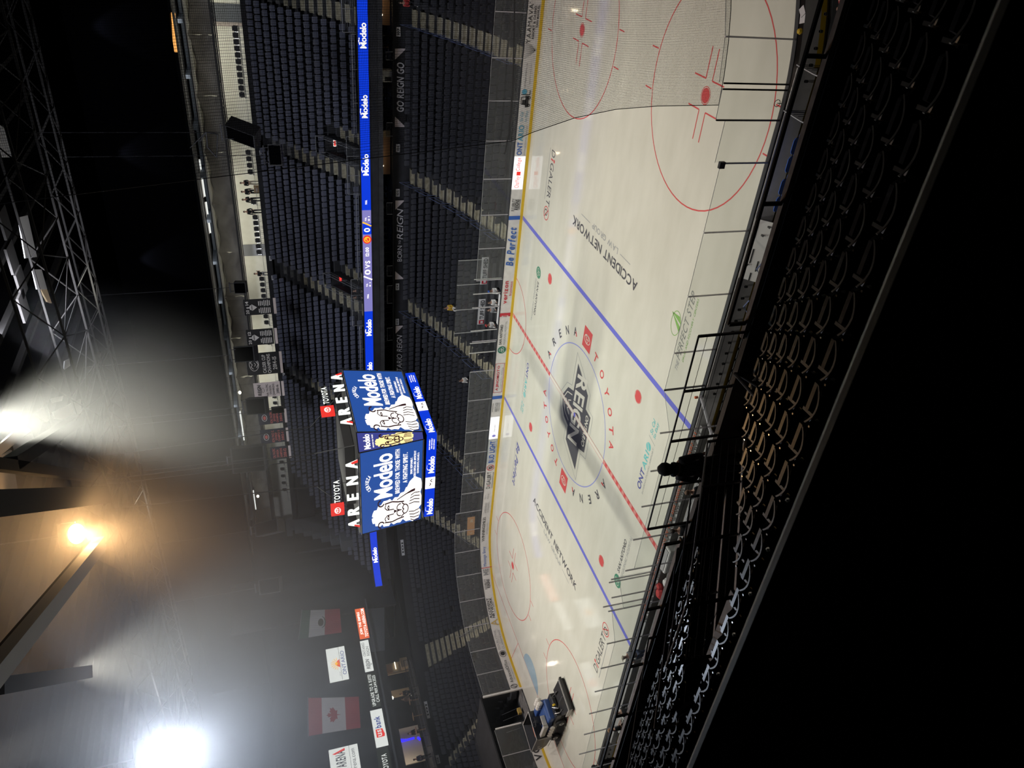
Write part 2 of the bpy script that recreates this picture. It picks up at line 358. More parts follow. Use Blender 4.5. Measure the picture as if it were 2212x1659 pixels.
# words round the circle
def arc_word(m, w, angs, red, r=5.05, h=.56, acc=False):
    for ch, a in zip(w, angs):
        a = math.radians(a); ux, uy = cos(a), sin(a); rx, ry = uy, -ux
        fn = lambda u, v, ux=ux, uy=uy, rx=rx, ry=ry: (ux*(r+v)+rx*u, uy*(r+v)+ry*u, .006)
        m.mat('paint_red' if red else 'paint_dark'); wd = .5 if ch != 'E' else .36
        tx(m, ch, fn, -wd/2, 0, wd, h, 'b')
        if ch == 'A' and not red:
            m.mat('paint_red'); s = -1 if acc else 1
            m.poly([fn(*q)[:2]+(.008,) for q in ((s*.12, 0.0), (s*.26, 0), (s*.15, .3), (s*.04, .3))])
m = MB('paint_dark')
arc_word(m, 'ARENA', (76, 61, 47, 33, 19), False); arc_word(m, 'TOYOTA', (-15.5, -28, -40, -52, -63, -73), True)
arc_word(m, 'TOYOTA', (163, 152, 141, 130, 119.5, 109.5), True); arc_word(m, 'ARENA', (-104, -119, -133, -148, -162), False)
for s in (1, -1):
    m.mat('paint_red'); m.poly([(s*4.83, -.58*s, .006), (s*6.18, -.58*s, .006), (s*6.18, .58*s, .006), (s*4.83, .58*s, .006)])
    e = lambda u, v, s=s: (s*(5.5+v), -s*u, .009); m.mat('paint_pale')
    ring(m, e, 0, 0, .42, .30, .045); ring(m, e, 0, .02, .14, .28, .04); ring(m, e, 0, .1, .30, .13, .04)
m.obj('arena_lettering', ice)
# sponsors painted in the ice
def ice_text(name, parts, o, r, u_):
    fn = lambda a, b: (o[0]+r[0]*a+u_[0]*b, o[1]+r[1]*a+u_[1]*b, .006); m = MB('paint_dark')
    for p in parts: p(m, fn)
    return m.obj(name, ice)
for s in (1, -1):
    def acc(m, f):
        m.mat('paint_dark'); tx(m, 'ACCIDENT NETWORK', f, -4.4, .48, 8.85, .56); m.mat('paint_mid'); tx(m, 'LAW GROUP', f, -1.77, -.18, 3.5, .34)
        line2(m, f, [(-3.3, 0), (-2.05, 0)], .05); line2(m, f, [(2.05, 0), (3.35, 0)], .05)
    ice_text('sponsor_lettering', [acc], (s*11.92, 0), (0, s), (-s, 0))
def dig(m, f):
    m.mat('paint_dark'); tx(m, 'D', f, 0, 0, .42, .6, 'r'); tx(m, 'GALERT', f, .78, 0, 2.75, .6, 'r'); m.mat('paint_red'); tx(m, 'I', f, .54, .0, .1, .42); disc(m, f, .59, .56, .11, .11)
    m.mat('paint_mid'); line2(m, f, [(0, -.3), (3.3, -.3)], .06)
    m.mat('paint_red'); ring(m, f, 4.05, .25, .46, .46, .06); line2(m, f, [(3.75, .55), (4.35, -.05)], .07); m.mat('paint_dark'); ring(m, f, 4.0, .2, .22, .26, .07)
ice_text('sponsor_lettering', [dig], (13.85, 8.95), (-1, 0), (0, -1)); ice_text('sponsor_lettering', [dig], (-13.9, -9.12), (1, 0), (0, 1))
def san(m, f):
    m.mat('paint_dark'); tx(m, 'SAN ANTONIO', f, 0, 0, 2.55, .3, 'b', .1); m.mat('paint_mid'); tx(m, 'REGIONAL HOSPITAL', f, 0, -.42, 3.3, .24, 'r', .1)
    m.mat('paint_dgreen'); disc(m, f, -.62, 0, .42, .42); m.mat('paint_pale')
    for k in range(3): a = PI/2+k*2*PI/3; ring(m, lambda u, v: f(u, v)[:2]+(.009,), -.62+.17*cos(a), .17*sin(a), .13, .13, .03)
ice_text('sponsor_lettering', [san], (4.92, 8.78), (-1, 0), (0, -1)); ice_text('sponsor_lettering', [san], (-4.86, -8.85), (1, 0), (0, 1))
def ont(m, f):
    m.mat('paint_navy'); tx(m, 'ONT', f, 0, 0, 1.3, .42); m.mat('paint_teal'); tx(m, 'ARI', f, 1.38, 0, 1.1, .42); disc(m, f, 2.8, .22, .24, .24); m.mat('paint_pale'); line2(m, lambda u, v: f(u, v)[:2]+(.009,), [(2.6, .1), (3.0, .4)], .05)
    m.mat('paint_mid'); tx(m, 'INTERNATIONAL AIRPORT', f, 0, -.3, 3.05, .14, 'r'); line2(m, f, [(3.25, -.3), (3.4, .42)], .03)
    m.mat('paint_teal'); tx(m, 'So Cal', f, 3.6, .12, .85, .28, 'b', .15); tx(m, 'So Easy', f, 3.55, -.25, .98, .28, 'b', .15)
ice_text('sponsor_lettering', [ont], (-1.72, 8.9), (-1, 0), (0, -1)); ice_text('sponsor_lettering', [ont], (1.58, -8.9), (1, 0), (0, 1))
def bep(m, f): m.mat('paint_navy'); tx(m, 'Be Perfect', f, 0, 0, 4.2, .72, 'b', .25); m.mat('paint_mid'); line2(m, f, [(.1, -.2), (4.1, -.2)], .05)
ice_text('sponsor_lettering', [bep], (-9.3, 9.05), (-1, 0), (0, -1))
def pstep(m, f):
    m.mat('paint_mid'); tx(m, 'THE', f, 0, -.06, .5, .24, 'b', .25); m.mat('paint_grey'); tx(m, 'PERFECT STEP', f, .6, -.06, 3.35, .4, 'r', .25, gap=.12); m.mat('paint_green'); tx(m, 'DRUG AND RECOVERY CENTERS', f, .7, -.36, 3.2, .14, 'r', .2)
    ring(m, f, 2.0, .95, .62, .42, .035)
    m.poly([f(*q) for q in ((1.75, .58), (2.0, .52), (2.35, 1.45))]); m.poly([f(*q) for q in ((2.15, .55), (2.45, .75), (2.35, 1.45))])
ice_text('sponsor_lettering', [pstep], (9.45, -9.4), (1, 0), (0, 1))
# ================================================================ boards, ads, glass
GA, GB = 60.55, 63.5                                  # the resurfacer's gate at the far left end
boards = thing('rink_boards', 'white rink boards with yellow kick plate, printed sponsor panels and dark top rail', 'rink boards')
def run(m, off, z0, z1, segs):
    for a, b in segs:
        ss = frange(a, b, .45)
        for p, q in zip(ss, ss[1:]):
            x0, y0, _, _ = bp(p, off); x1, y1, _, _ = bp(q, off); m.poly([(x1, y1, z0), (x0, y0, z0), (x0, y0, z1), (x1, y1, z1)])
def wallseg(m, o0, o1, z0, z1, a, b):
    ss = frange(a, b, .45); rings = []
    for p in ss:
        x0, y0 = bp(p, o0)[:2]; x1, y1 = bp(p, o1)[:2]; rings.append([(x0, y0, z0), (x1, y1, z0), (x1, y1, z1), (x0, y0, z1)])
    m.loft(rings, True, True, True)
SEG = [(GB, GB+PT-(GB-GA))]
a, b = GB, GA+PT
m = MB('board_white'); wallseg(m, .0, .12, .2, 1.03, a, b); m.obj('board_panels', boards)
m = MB('board_yellow'); wallseg(m, -.015, .12, 0, .2, a, b); m.obj('kick_plate', boards)
m = MB('board_cap'); wallseg(m, -.01, .17, 1.03, 1.07, a, b); m.obj('cap_rail', boards)
def stripe(s0, s1, mt, z0=.0, z1=1.03):
    m = MB(mt); wallseg(m, -.022, -.012, z0, z1, s0, s1); return m.obj('board_stripe', boards)
stripe(14.05, 14.33, 'ad_blue', .2); stripe(29.5, 29.8, 'ad_blue', .2); o = stripe(21.8, 22.1, 'ad_red', .2)
m = MB('ad_white'); tx(m, 'CCM', bs(-.03), 0, 0, 1, 1); m.v = [(lambda t: bs(-.03)(-22.0+.14*t[0], .35+.55*t[1]))(((21.95-x), z)) for x, y, z in m.v]; m.obj('board_lettering', boards)
stripe(48.66, 48.72, 'ad_red', 0)
def ad(sl, sr, z0, z1, rows, extra=None):
    """an ad on the boards: sl..sr are the reader's left and right ends in arc length"""
    w = sl-sr; f0 = bs(-.028); f = lambda u, v: f0(-sl+u, z0+v); m = MB('ad_black')
    for s, mt, x, y, ww, h, wt, sl_ in rows: m.mat(mt); tx(m, s, f, x*w, y*(z1-z0), ww*w, h*(z1-z0), wt, sl_)
    if extra: extra(m, f, w, z1-z0)
    return m.obj('advertisement', boards)
def fan(m, f, w, h):
    m.mat('ad_grey')
    for k in range(-4, 5): line2(m, f, [(w*.5, 0), (w*.5+k*.07, h*.45), (w*.5+k*.12, h)], .025)
ad(3.5, 2.95, .3, .98, [], fan)
ad(2.85, .55, .28, .98, [("YAAMAVA'", 'ad_black', 0, .58, 1, .4, 'r', 0), ('RESORT & CASINO', 'ad_black', .12, .27, .8, .2, 'b', 0), ('- SAN MANUEL', 'ad_black', .35, 0, .6, .18, 'b', 0)])
ad(.3, -1.4, .28, .98, [('bet365', 'ad_black', 0, .2, .9, .7, 'b', 0)] if False else [('b', 'ad_black', 0, .5, .1, .45, 'r', 0)])
def fork(m, f, w, h):
    m.mat('ad_black'); rect(m, f, .1, .12, .7, .22); rect(m, f, .25, .3, .3, .25); line2(m, f, [(.25, .3), (.3, .62), (.7, .62), (.75, .3)], .04); rect(m, f, .85, .05, .05, .6); rect(m, f, .9, .05, .25, .05); ring(m, f, .22, .1, .1, .1, .05); ring(m, f, .68, .1, .1, .1, .05); m.mat('ad_teal'); disc(m, f, 1.05, .45, .17, .17)
ad(6.75, 5.5, .3, .98, [], fork)
ad(5.4, 3.95, .35, .9, [('Lift Repair & Service, Inc.', 'ad_black', 0, .6, 1, .24, 'r', 0), ('www.liftrepair.com', 'ad_grey', .1, .1, .85, .2, 'r', 0)])
ad(9.77, 7.8, .28, .95, [('ONT', 'ad_blue', 0, .38, .44, .55, 'b', 0), ('ARIO', 'ad_teal', .47, .38, .53, .55, 'b', 0), ('INTERNATIONAL AIRPORT', 'ad_grey', 0, .02, 1, .16, 'r', 0)])
ad(7.6, 6.85, .28, .95, [('So Cal', 'ad_teal', .05, .6, .8, .3, 'r', .1), ('So Easy', 'ad_teal', .0, .1, .95, .3, 'r', .1)])
def ledpanel(sl, sr, rows, extra=None):
    m = MB('led_panel'); wallseg(m, -.03, -.012, .24, 1.02, sr, sl)
    w = sl-sr; f0 = bs(-.04); f = lambda u, v: f0(-sl+u, .24+v)
    for s, mt, x, y, ww, h, wt, sl_ in rows: m.mat(mt); tx(m, s, f, x*w, y, ww*w, h, wt, sl_)
    if extra: extra(m, f, w)
    return m.obj('lit_panel', boards)
ledpanel(12.12, 9.85, [('Chaffey', 'led_red', .04, .2, .36, .4, 'r', .05), ('College', 'led_red', .56, .25, .4, .35, 'r', .05)], lambda m, f, w: (m.mat('led_red'), rect(m, f, w*.43, .25, .26, .28)))
ledpanel(33.95, 31.65, [('heroes', 'led_line', .35, .3, .3, .12, 'r', 0)], lambda m, f, w: (m.mat('led_violet'), disc(m, f, w*.14, .36, .13, .16)))
FR = [('FLEXIBILITY', 'ad_black', .0, .58, .95, .3, 'r', .1), ('REIGNS', 'ad_black', .08, .12, .8, .42, 'b', .1)]
ad(13.7, 12.75, .3, .98, FR, lambda m, f, w, h: (m.mat('ad_black'), line2(m, f, [(.1, .02), (w*.9, .02)], .03)))
ad(17.9, 14.95, .3, .98, [('Be Perfect', 'ad_blue', 0, .1, 1, .85, 'b', .2)], lambda m, f, w, h: (m.mat('ad_grey'), line2(m, f, [(.2, 0), (w*.9, 0)], .02)))
ad(21.0, 19.1, .28, .95, [('verizon', 'ad_red', 0, .45, 1, .5, 'b', 0), ('business', 'ad_red', .35, .0, .62, .3, 'r', 0)])
def sah(m, f, w, h):
    m.mat('ad_green'); disc(m, f, -.4, .38, .33, .33); m.mat('ad_white')
    for k in range(3): a = PI/2+k*2*PI/3; ring(m, lambda u, v: f(u, v), -.4+.13*cos(a), .38+.13*sin(a), .11, .11, .03)
ad(24.6, 22.5, .3, .98, [('SAN ANTONIO', 'ad_black', 0, .58, .85, .32, 'b', .05), ('REGIONAL HOSPITAL', 'ad_grey', 0, .16, 1, .22, 'r', 0)], None)
m = MB('ad_green'); f0 = bs(-.03); disc(m, lambda u, v: f0(-25.08+u, .62+v), 0, 0, .33, .33); m.mat('ad_white')
for k in range(3): a = PI/2+k*2*PI/3; ring(m, lambda u, v: bs(-.036)(-25.08+u, .62+v), .13*cos(a), .13*sin(a), .11, .11, .03)
m.obj('advertisement', boards)
def box_ad(col, t=.03):
    def g(m, f, w, h):
        m.mat(col); rect(m, f, -.06, -.03, w+.12, t); rect(m, f, -.06, h+.02, w+.12, t); rect(m, f, -.06, -.03, t, h+.06); rect(m, f, w+.03, -.03, t, h+.06)
    return g
ad(29.1, 26.4, .3, .95, [('AJINOMOTO', 'ad_red', .05, .42, .9, .42, 'b', 0), ('Frozen Foods for Well-being', 'ad_grey', .12, .08, .75, .2, 'r', 0)], box_ad('ad_red'))
ad(31.1, 30.2, .32, .92, [('THE', 'ad_black', .3, .8, .3, .16, 'r', 0), ('RAWLINGS', 'ad_black', .0, .1, 1, .42, 'b', 0)] if False else [('HERITAGE', 'ad_grey', 0, .25, 1, .45, 'b', 0)], lambda m, f, w, h: (m.mat('ad_black'), line2(m, f, [(0, h), (w, h)], .03), line2(m, f, [(0, .05), (w, .05)], .02)))
ad(36.65, 34.15, .3, .95, [('BUD LIGHT', 'ad_blue', .02, .12, .96, .75, 'b', 0)], box_ad('ad_teal', .02))
def digb(m, f, w, h):
    m.mat('ad_red'); ring(m, f, w*.9, h*.5, .33, .33, .05); line2(m, f, [(w*.9-.2, h*.5+.2), (w*.9+.2, h*.5-.2)], .05); m.mat('ad_black'); ring(m, f, w*.9, h*.48, .15, .17, .06)
    line2(m, f, [(0, .02), (w*.7, .02)], .03)
ad(39.6, 36.9, .3, .95, [('D', 'ad_black', 0, .3, .09, .55, 'r', 0), ('I', 'ad_red', .115, .3, .02, .4, 'b', 0), ('GALERT', 'ad_black', .16, .3, .56, .55, 'r', 0)], digb)
ad(42.6, 40.1, .3, .95, [('AMERIHEAD', 'ad_grey', .0, .5, .5, .3, 'r', .1), ('Orthopedics', 'ad_grey', 0, .1, .5, .3, 'r', .1), ('Sports', 'ad_grey', .7, .75, .2, .2, 'r', 0), ('Medicine', 'ad_grey', .7, .35, .24, .2, 'r', 0)])
ad(46.0, 43.1, .32, .9, [('WINNINGSMILES', 'ad_black', 0, .5, 1, .45, 'r', 0), ('ORTHODONTICS', 'ad_grey', .25, .05, .5, .15, 'r', 0)])
ad(48.55, 46.6, .45, .85, [('Massage Envy', 'ad_blue', 0, 0, 1, .9, 'r', 0)]); ad(49.4, 48.8, .32, .92, [('ME', 'ad_grey', 0, .15, 1, .8, 'b', 0)], lambda m, f, w, h: (m.mat('ad_grey'), line2(m, f, [(0, 0), (w, 0)], .03)))
ad(50.7, 49.7, .3, .98, FR)
ad(53.35, 51.4, .3, .98, [('ACCIDENT', 'ad_black', 0, .6, .95, .34, 'b', 0), ('NETWORK', 'ad_black', 0, .2, .95, .34, 'b', 0), ('LAW GROUP', 'ad_black', .25, .02, .5, .12, 'r', 0)])
ad(54.1, 53.5, .28, .98, [('A', 'ad_gold', 0, 0, 1, .95, 'r', 0)]); ad(56.35, 54.5, .3, .95, [('DOUBLETREE', 'ad_grey', 0, .62, 1, .28, 'r', 0), ('by Hilton', 'ad_grey', .3, .38, .4, .15, 'r', 0), ('CLAREMONT', 'ad_grey', 0, .0, 1, .28, 'r', 0)])
ad(57.2, 56.45, .3, .95, [], lambda m, f, w, h: (m.mat('ad_black'), ring(m, f, w/2, h/2, .33, .3, .04), disc(m, f, w/2+.03, h/2, .2, .2)))
ad(59.8, 57.5, .32, .9, [('AdvancedOffice', 'ad_black', 0, .35, 1, .5, 'r', 0), ('ENHANCING PRODUCTIVITY', 'ad_grey', .1, .0, .8, .15, 'r', 0)])
ad(60.4, 59.95, .3, .95, [], lambda m, f, w, h: (m.mat('ad_black'), ring(m, f, w/2, h/2, .2, .3, .05), line2(m, f, [(.1, .1), (w-.1, h-.1)], .05)))
ad(64.15, 63.6, .3, .95, [('VICTORY', 'ad_black', 0, .7, 1, .15, 'r', 0), ('GARDENS', 'ad_black', 0, .4, 1, .15, 'r', 0)], box_ad('ad_black', .02))
ad(67.0, 64.25, .28, .98, [('VG/HC', 'ad_black', 0, .1, 1, .85, 'b', 0)])
# glass: one pane per bay, a slim post between two bays
def pane(p, q, off, z0, z1):
    m = MB('rink_glass'); x0, y0, _, _ = bp(p, off); x1, y1, _, _ = bp(q, off); d = V3((x1-x0, y1-y0, 0)).normalized(); nn = V3((d.y, -d.x, 0))*.006
    a_, b_ = V3((x0, y0, 0))+d*.02, V3((x1, y1, 0))-d*.02
    m.poly([(*(a_)[:2], z0), (*(b_)[:2], z0), (*(b_)[:2], z1), (*(a_)[:2], z1)])
    m.mat('glass_edge'); m.loft([[tuple(a_+nn)[:2]+(z1,), tuple(a_-nn)[:2]+(z1,), tuple(a_-nn)[:2]+(z1+.015,), tuple(a_+nn)[:2]+(z1+.015,)], [tuple(b_+nn)[:2]+(z1,), tuple(b_-nn)[:2]+(z1,), tuple(b_-nn)[:2]+(z1+.015,), tuple(b_+nn)[:2]+(z1+.015,)]], True, True, True)
    m.obj('glass_pane', boards)
def post(s, off, z0, z1, w=.05, mt='glass_post'):
    x, y, nx, ny = bp(s, off); MB(mt).box(x, y, (z0+z1)/2, w, w, z1-z0, math.atan2(ny, nx)).obj('glass_post', boards)
far = [-3.9, -1.4, 1.15, 3.74, 6.3, 8.84, 11.4, 13.95, 16.46, 18.97, 21.24, 24.17, 26.96, 29.76, 33.01]
far += [33.01+2.3*k for k in range(1, 12)] + [GA-.1]
for p, q in zip(far, far[1:]):
    if 18.5 < p < 25: continue
    pane(p, q, .06, 1.07, 3.05 if p < 40 else 3.45)
for p in far: post(p, .07, 1.07, 3.05 if p < 40 else 3.45)
for p, q in zip([GB+.1, 65.9, 68.3, 70.6], [65.9, 68.3, 70.6, 72.9]): pane(p, q, .06, 1.07, 3.4); post(q, .07, 1.07, 3.4)
post(GA-.05, .06, 0, 3.5, .16, 'board_white'); post(GB+.05, .06, 0, 3.3, .12, 'board_white')
SN = lambda X: 79.54+X+21.95       # arc length of a point X on the near side
nearp = [11.25, 13.0, 15.46, 17.98, 20.45]
for p, q in zip(nearp, nearp[1:]): pane(SN(p), SN(q), .1, 1.07, 2.87)
for p in nearp[:-1]: post(SN(p), .11, 1.07, 2.87, .045, 'glass_post')
post(SN(11.25), .1, 1.07, 2.9, .06, 'dark_steel')
post(SN(20.45), .13, 1.07, 2.85, .05, 'rail_grey'); m = MB('black_paint').box(20.4, -13.1, 2.86, .22, .12, .2); m.obj('camera_bracket', boards)
for q in (21.85, 22.78, 22.95): post(SN(q), .12, 1.07, 3.45, .05, 'vehicle_black')
pane(SN(20.45), SN(21.85), .1, 1.07, 3.1); pane(SN(21.85), SN(22.78), .1, 1.07, 3.45); pane(SN(22.95), SN(24.25), .1, 1.07, 3.6)
for q, r in ((24.25, 26.6), (26.6, 29), (29, 31.4)): pane(SN(q), SN(r), .1, 1.07, 3.6); post(SN(q), .11, 1.07, 3.6, .05)
# ================================================================ lower bowl
def low(k): return 1.05+.89*k, .75+.22*k+.0088*k*k
def step_deck(m, s0, s1, k0, k1, zlow=0):
    for k in range(k0, k1):
        o0, z = low(k); o1, z2 = low(k+1)
        wallseg(m, o0, o1+.02, z-.5, z, s0, s1)
m = WB('concrete_dark')
step_deck(m, -7, 60.2, 0, 14); step_deck(m, 60.2, 66.2, 6, 14); step_deck(m, 66.2, 84, 0, 14)
struct('seating_deck_lower', m, 'dark stepped concrete of the lower seating bowl')
AL = [3.85, 15.85, 28.05, 40.05, 46.9, 53.4, 58.3, 68.0, 75]
m = WB('step_tan')
m.mat('step_tan')
for s in AL:
    for k in range(14):
        if s == 58.3 and k < 5: continue
        o0, z = low(k); _, z2 = low(k+1); hw = .6 if s < 44 else .45
        wallseg(m, o0, o0+.46, z, z+.015, s-hw, s+hw); wallseg(m, o0+.45, o0+.9, z, z+(z2-z)/2+.01, s-hw, s+hw)
struct('floor_stairs_lower', m, 'tan concrete aisle steps of the lower bowl')
# handrails down the aisles
for i, s in enumerate(AL[:4]):
    t = thing('aisle_handrail', 'row of slim dark blue handrails down the %s tan aisle of the far lower bowl' % ('nearest the goal end', 'aisle above the blue line', 'aisle above center ice', 'farthest')[i] if False else
              ['slim blue handrails down the far aisle nearest the top of the picture', 'slim blue handrails down the far aisle behind the lit white board panel', 'slim blue handrails down the far aisle beside the penalty boxes', 'slim blue handrails down the far aisle below the scoreboard'][i], 'handrail', (*bp(s, 1.2)[:2], 0))
    for k in range(0, 14, 2):
        m = WB('rail_blue'); o0, z = low(k); o1, z1 = low(k+1.6)
        sx = s+.45
        a = V3((*bp(sx, o0+.1)[:2], z)); b = V3((*bp(sx, o1)[:2], z1)); h = V3((0, 0, .9))
        m.tube([a, a+h], .02, 5); m.tube([b, b+h], .02, 5); m.tube([a+h, b+h], .022, 5); m.tube([a+h*.55, b+h*.55], .015, 5); m.obj('rail', t)
for lab, s, ks in (('row of pale grey handrail posts in the dark corner aisle left of the scoreboard', 46.9, (0, 1, 2, 3, 4, 5, 6, 7)), ('pale grey handrails in the corner aisle above the round office sponsor board', 53.4, (0, 1, 2, 3, 4, 5)), ('grey handrails stepping up beside the dark resurfacer tunnel', 59.7, (2, 3, 4, 5, 6))):
    t = thing('aisle_handrail', lab, 'handrail', (*bp(s, 1.2)[:2], 0))
    for k in ks:
        o0, z = low(k); a = V3((*bp(s, o0+.5)[:2], z)); m = WB('rail_grey'); m.box(a.x, a.y, a.z+.5, .05, .05, 1.0); m.obj('post', t)
    p = [V3((*bp(s, low(k)[0]+.5)[:2], low(k)[1]+.95)) for k in ks]; m = WB('rail_grey').tube(p, .02, 5); m.obj('rail', t)
# ---- seats of the bowl: a low backrest with its folded seat pan
def seat_geo(m, pan=None):
    m.loft([[(-.215, .10, .40), (.215, .10, .40), (.215, .13, .40), (-.215, .13, .40)], [(-.225, .16, .74), (.225, .16, .74), (.225, .20, .74), (-.225, .20, .74)], [(-.17, .185, .83), (.17, .185, .83), (.17, .215, .83), (-.17, .215, .83)]], True, True, True)
    if pan: m.mat(pan)
    m.loft([[(-.19, -.10, .36), (.19, -.10, .36), (.19, .08, .36), (-.19, .08, .36)], [(-.2, -.02, .62), (.2, -.02, .62), (.2, .04, .62), (-.2, .04, .62)]], True, True, True)
    return m
spots = []                                     # lower bowl: x, y, z, facing
def inaisle(s, k):
    for a in AL:
        hw = .72 if a < 44 else .55
        if abs(s-a) < hw and not (a == 58.3 and k < 5): return True
    return k < 6 and 59.9 < s < 66.4
for k in range(14):
    o, z = low(k); s = -6.5
    while s < 83:
        x, y, nx, ny = bp(s, o+.50)
        if not inaisle(s, k) and not (k < 3 and 18.3 < s < 25.6): spots.append((x, y, z, math.atan2(ny, nx)-PI/2))
        c = s % PT; i = 0
        while c > LS[i]: c -= LS[i]; i += 1
        s += .515 * (1 if i % 2 == 0 else 8.53/(8.53+o+.5))
spots = [q for q in spots if not (random.random() < .004)]
# ---- upper bowl
UF = 24.8
def up(k): return .05+.84*k, 8.7+.57*k            # offset behind the front, tread height
def upp(t, off):
    """far upper bowl front: t runs from +X leftwards; past t=61.5 it bends round the corner"""
    if t <= 61.5: return 30-t, UF+off, 0, 1
    a = (t-61.5)/6.5; R = 6.5+off
    return -31.5-R*sin(a), UF-6.5+R*cos(a), -sin(a), cos(a)
def seg2(m, pf, o0, o1, z0, z1, a, b, d=.6):
    rings = []
    for p in frange(a, b, d if a > 61 or b > 61.6 else 70):
        x0, y0 = pf(p, o0)[:2]; x1, y1 = pf(p, o1)[:2]; rings.append([(x0, y0, z0), (x1, y1, z0), (x1, y1, z1), (x0, y0, z1)])
    m.loft(rings, True, True, True)
def uend(k): return 61.5+6.5*math.radians(max(4, 55-4.5*k))
m = WB('concrete_dark'); VOM = [(8.1, 1.3), (-3.9, 1.3), (20.1, 1.3), (-16, 1.3)]      # X centre, width

for k in range(14):
    o, z = up(k); seg2(m, upp, o, o+.86, z-.9, z, 0, 61.5) ; seg2(m, upp, o, o+.86, z-.9, z, 61.5, uend(k)+.6)
struct('seating_deck_upper', m, 'dark stepped concrete of the far upper seating bowl')
m = WB('step_tan'); AU = [18.1, 6.1, -6.1, -18.1]
AUt = [30-x for x in AU]
for X in AU:
    for k in range(13):
        o, z = up(k); y = UF+o; m.mat('step_tan' if k < 10 else 'concrete')  # topmost steps darker: shade of the back rows put into their colour
        m.box(X, y+.22, z+.01, 1.2, .42, .03); m.box(X, y+.63, z+.15, 1.2, .44, .29)
    for k in range(4):
        o, z = up(k); y = UF+o; m.mat('step_tan'); m.box(X+3.1, y+.22, z+.01, .9, .42, .03); m.box(X+3.1, y+.63, z+.15, .9, .44, .29)
struct('floor_stairs_upper', m, 'tan concrete aisle steps of the far upper bowl')
uspots = []
for k in range(14):
    o, z = up(k); t = .3
    while t < uend(k):
        x, y, nx, ny = upp(t, o+.3)
        ok = not any(abs(x-X) < .72 for X in AU) and not (k < 5 and any(-.1 < x-X-.6 < 3.1 for X in AU))
        if ok or t > 61.5: uspots.append((x, y, z, math.atan2(ny, nx)-PI/2, k))
        t += .52 if t < 61.5 else .52*6.5/(6.5+o+.4)
# vomitories: a dark doorway between two short flights, lit corridor and exit sign behind
for i, X in enumerate(AU):
    cx = X+2.0; w = 1.35
    t = thing('vomitory', ['dark stairwell in the far upper deck near the top picture edge', 'dark stairwell with red and white exit sign in the far upper deck, right of the score section', 'dark stairwell in the far upper deck with two people at its foot', 'dark stairwell in the far upper deck behind the scoreboard letters'][i], 'stairwell', (cx, UF+2, 8.7))
    m = WB('black_wall')
    for sx in (-1, 1): m.slab([(cx+sx*w/2, UF+.4, 8.6), (cx+sx*w/2, UF+3.7, 8.6), (cx+sx*w/2, UF+3.7, 11.9), (cx+sx*w/2, UF+.4, 9.6)][::sx], .08)
    m.box(cx, UF+3.75, 10.9, w, .1, 2.0); m.box(cx, UF+2, 8.62, w, 3.4, .06); m.obj('wall', t)
    m = WB('tan_wall').box(cx, UF+3.66, 9.6, w*.7, .04, 1.5); m.obj('corridor_wall', t)
    m = WB('rail_grey')
    for sx in (-1, 1):
        a, b = V3((cx+sx*w/2, UF+.4, 9.6)), V3((cx+sx*w/2, UF+3.7, 11.9)); h = V3((0, 0, .75)); m.tube([a+h, b+h], .025, 5); m.tube([a+h*.5, b+h*.5], .015, 5)
        for q in (0, .5, 1): m.tube([a.lerp(b, q), a.lerp(b, q)+h], .02, 5)
    m.tube([V3((cx-w/2, UF+3.7, 12.65)), V3((cx+w/2, UF+3.7, 12.65))], .025, 5); m.obj('railing', t)
    m = WB('led_white' if i == 1 else 'exit_red').box(cx+.1, UF+3.6, 11.15, .5, .06, .2); m.mat('exit_red').box(cx+.1, UF+3.58, 11.15, .42, .06, .16); m.obj('exit_sign', t)
def small_rail(pts, h, nb, name, label, mt='rail_grey', r=.022, posts=2.0, thin=None):
    t = thing(name, label, 'railing', tuple(V3(pts[0])))
    m = WB(mt); up_ = V3((0, 0, h)); P = [V3(p) for p in pts]
    for a, b in zip(P, P[1:]):
        n = max(1, round((b-a).length/posts))
        for q in range(n+1): m.tube([a.lerp(b, q/n), a.lerp(b, q/n)+up_], r, 5)
        m.tube([a+up_, b+up_], r*1.2, 6)
    m.obj('frame', t); m = WB(thin or mt)
    for a, b in zip(P, P[1:]):
        for k in range(1, nb+1): m.tube([a+up_*(k/(nb+1)), b+up_*(k/(nb+1))], r*.45, 4)
    if nb: m.obj('bars', t)
    return t
for i, X in enumerate(AU):
    small_rail([(X-.9, UF+.1, 9.62), (X+3.7, UF+.1, 9.62)], 1.0, 7, 'guard_railing', 'tall grey barred guard railing over the ribbon screen ' + ['near the right end of the far deck', 'below the exit-sign stairwell', 'just right of center ice', 'behind the scoreboard'][i], posts=1.5)
e = [30]+[v for X in AU for v in (X+3.8, X-1.0)]+[-31]
for i, (a, b) in enumerate(zip(e[::2], e[1::2])):
    if a-b > 1: small_rail([(a, UF+.1, 9.62), (b, UF+.1, 9.62)], .38, 1, 'low_railing', 'low grey pipe railing along the front of the far upper deck, %s stretch' % ['rightmost', 'second from right', 'middle', 'left of middle', 'leftmost'][i], posts=2.2)
